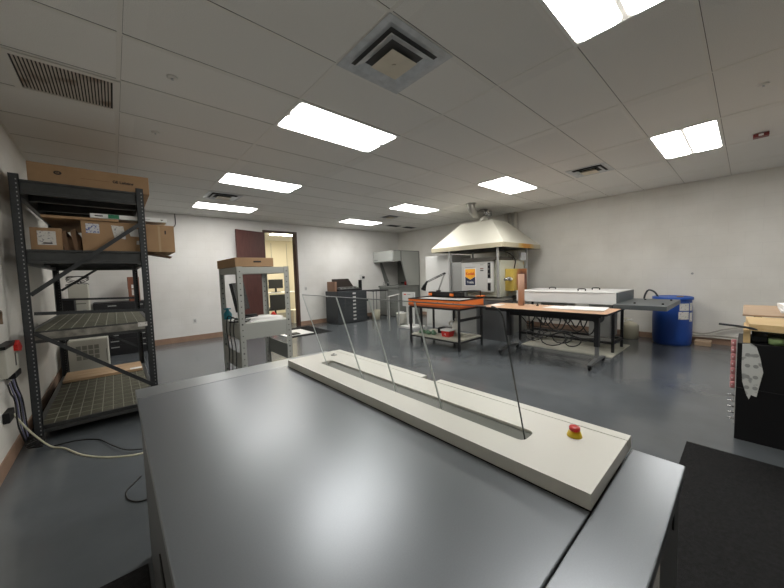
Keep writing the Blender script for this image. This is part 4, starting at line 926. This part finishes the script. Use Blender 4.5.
def patch(a0, a1, z0, z1, m, name):
    b = B(); n = 8; pts = []; F = []; R_ = .2935
    for k in range(n+1):
        a = math.radians(a0+(a1-a0)*k/n)
        for z in (z0, z1):
            for rr in (R_-.004, R_): pts.append((DXc+rr*math.cos(a), DYc+rr*math.sin(a), z))
    for k in range(n):
        q = 4*k; F += [(q+1, q+5, q+7, q+3), (q, q+2, q+6, q+4), (q, q+4, q+5, q+1), (q+2, q+3, q+7, q+6)]
    F += [(0, 1, 3, 2), (4*n, 4*n+2, 4*n+3, 4*n+1)]
    b.hull(pts, F); return b.build(name, m, r)
patch(207, 237, .66, .79, 'label', 'drum_label'); patch(204, 237, .50, .64, 'label', 'drum_label'); patch(242, 256, .66, .80, 'label', 'drum_label'); patch(242, 256, .46, .62, 'label', 'drum_label')
B().tube(curve_pts([(7.78, 1.12, .895), (7.78, 1.18, .99), (7.80, 1.27, 1.02), (7.85, 1.33, .93), (7.9, 1.36, .8)]), .016, 8).build('hose', 'slate', r)
b = B(); b.tube(curve_pts([(8.15, .72, .22), (8.2, .5, .20), (8.22, .25, .30), (8.24, .0, .36), (8.24, -.4, .34)]), .014, 8); tag(b.build('wall_hose', 'hose'), 'upper grey hose running along the foot of the right wall from the drum', 'hose')
b = B(); b.tube(curve_pts([(8.15, .7, .16), (8.2, .5, .17), (8.22, .2, .17), (8.24, -.1, .15), (8.24, -.5, .16)]), .016, 8); tag(b.build('wall_hose', 'hose'), 'lower grey hose running along the foot of the right wall from the drum', 'hose')
tag(B().box(7.95, 8.2, .40, .62, 0, .09, bev=.01).build('wood_block', 'brown_wood'), 'brown wood block on the floor right of the blue drum', 'block')
tag(B().tube([(8.285, .70, 1.32), (XE, .70, 1.32)], .02, 14).build('wall_stud', 'panel_grey'), 'small round grey plate high on the right wall above the drum', 'plate')

# ------------------------------------------------------------------ black bin cabinet at right edge
r = thing('black_cabinet', 'black steel cabinet at the right edge with a blister sheet on its side', 'cabinet', (4.1, -.4, 0))
KX0, KX1, KY0, KY1, KZ = 3.85, 4.40, -.95, .04, .82
B().box(KX0, KX1, KY0, KY1, 0.0, KZ, bev=.004).build('body', 'black', r)
B().box(KX0-.006, KX0, KY0, KY1, .44, .446).build('seam', 'blackm', r)
b = B(); b.prism([(.012, .815), (-.035, .825), (-.065, .80), (-.085, .72), (-.105, .60), (-.09, .50), (-.075, .39), (-.045, .40), (-.035, .36), (-.018, .40), (.005, .50), (.012, .62)], 'x', KX0-.009, KX0-.004); sh = b.build('blister_sheet', 'bubble', r)
for k in range(4):
    for q in range(2):
        b = B(); b.tube([(KX0-.012, -.02-q*.045, .73-.09*k), (KX0-.009, -.02-q*.045, .73-.09*k)], .015, 12); b.build('blister', 'panel_grey', sh)
r = thing('bottle_strip', 'strip of pink capped bottles hanging on the left end of the black cabinet', 'bottles', (3.86, .065, .4))
for k in range(7):
    z = .42+.06*k; o = B().lathe(3.90, .06, [(.013, z), (.016, z+.006), (.016, z+.052), (.010, z+.058)], 12).build('bottle', 'pink', r); B().tube([(3.878, .064, z+.03), (3.884, .064, z+.03)], .004, 8).build('cap', 'white', o)
for k in range(5): B().tube([(3.89, .045, .16+.05*k), (3.89, .085, .16+.05*k)], .006, 8).build('hook', 'chrome', r)
B().box(3.885, 3.925, .0402, .046, .12, .86).build('backing', 'panel_light', r)
r = thing('dark_shelf_rack', 'low dark shelf holding the boards on top of the black cabinet', 'shelf', (4.15, -.4, KZ))
for y in (-.01, -.93): B().box(3.88, 4.36, y-.02, y+.02, KZ+.0005, .93).build('side', 'bright_wood', r)
B().box(3.98, 4.34, -.90, -.04, KZ+.0005, .87).build('drawer', 'slate', r)
pl = [(3.84, -.02), (3.83, -.10), (3.80, -.25), (3.79, -.95), (4.38, -.95), (4.38, -.0)]
tag(B().prism(pl, 'z', .9305, .984).build('blonde_board', 'bright_wood'), 'thick blonde wooden board with a curved edge on the shelf at the right edge', 'board')
r = thing('cutter_blade', 'dark curved paper cutter handle sticking out left of the blonde board', 'handle', (3.85, .06, .95))
b = B(); b.tube(curve_pts([(3.85, -.14, .9755), (3.84, -.05, .984), (3.83, .03, .985), (3.82, .12, .987), (3.82, .17, .99)]), [.008]*33, 8) if False else b.tube(curve_pts([(3.85, -.12, .915), (3.84, -.05, .945), (3.83, .03, .960), (3.82, .10, .968), (3.82, .15, .972)]), .009, 8)
b.build('handle', 'slate', r)
r = thing('wood_bench', 'brown topped bench beyond the black cabinet against the right edge', 'bench', (4.9, -.4, 0))
B().box(4.40, 5.45, -1.3, .02, .985, 1.0, bev=.002).build('benchtop', 'brown_wood', r)
for x in (4.5, 5.4):
    for y in (-1.25, -.08): B().box(x-.02, x+.02, y-.02, y+.02, 0, .985).build('leg', 'blackm', r)
for k, (x, y) in enumerate(((4.43, -.005), (4.40, -.012))):
    pass
for k in range(3):
    o = B().box(-.30, .30, -.22, .22, 0, .02).build('paper_stack', 'paper'); o.location = (4.95-.05*k, -.44-.01*k, 1.0005+.0205*k); o.rotation_euler = (0, 0, .05*k); tag(o, ('bottom', 'middle', 'top')[k]+' white paper stack on the brown bench at the right edge', 'paper')
r = thing('glass_jar', 'clear jar with green contents on the black cabinet at the right edge', 'jar', (3.9, -.2, KZ))
b = B(); b.lathe(3.91, -.17, [(.05, KZ+.0005), (.052, KZ+.01), (.052, KZ+.085), (.045, KZ+.09)], 24); b.build('jar', 'jar', r); b = B(); b.lathe(3.91, -.17, [(.045, KZ+.004), (.045, KZ+.05)], 20); b.build('contents', mat('pale_green', (.35, .42, .26), .6), r)

# ------------------------------------------------------------------ ambient, camera, view
w = bpy.data.worlds.new('world'); SC.world = w; w.use_nodes = True
w.node_tree.nodes['Background'].inputs[0].default_value = (.5, .5, .5, 1); w.node_tree.nodes['Background'].inputs[1].default_value = .02
cam = bpy.data.cameras.new('camera'); co = bpy.data.objects.new('camera', cam); COL.objects.link(co); SC.camera = co
yaw, pitch, roll, fpx = 0.723155421, -0.0617999145, -0.0296517694, 314.144
cy_, sy_, cp, sp = math.cos(yaw), math.sin(yaw), math.cos(pitch), math.sin(pitch)
fw = Vector((sy_*cp, cy_*cp, sp)); rt = Vector((cy_, -sy_, 0)); up = rt.cross(fw)
c_, s_ = math.cos(roll), math.sin(roll); rt2 = c_*rt+s_*up; up2 = -s_*rt+c_*up
mt = Matrix((rt2, up2, -fw)).transposed().to_4x4(); mt.translation = (0, 0, 1.47)
co.matrix_world = mt
cam.sensor_fit = 'HORIZONTAL'; cam.sensor_width = 36; cam.lens = 36*fpx/784; cam.clip_start = .02; cam.clip_end = 60
for o in bpy.data.objects:
    if '_o' in o: del o['_o']
vs = SC.view_settings; vs.view_transform = 'Standard'; vs.look = 'None'; vs.gamma = 1; vs.exposure = 1.2; vs.use_curve_mapping = False
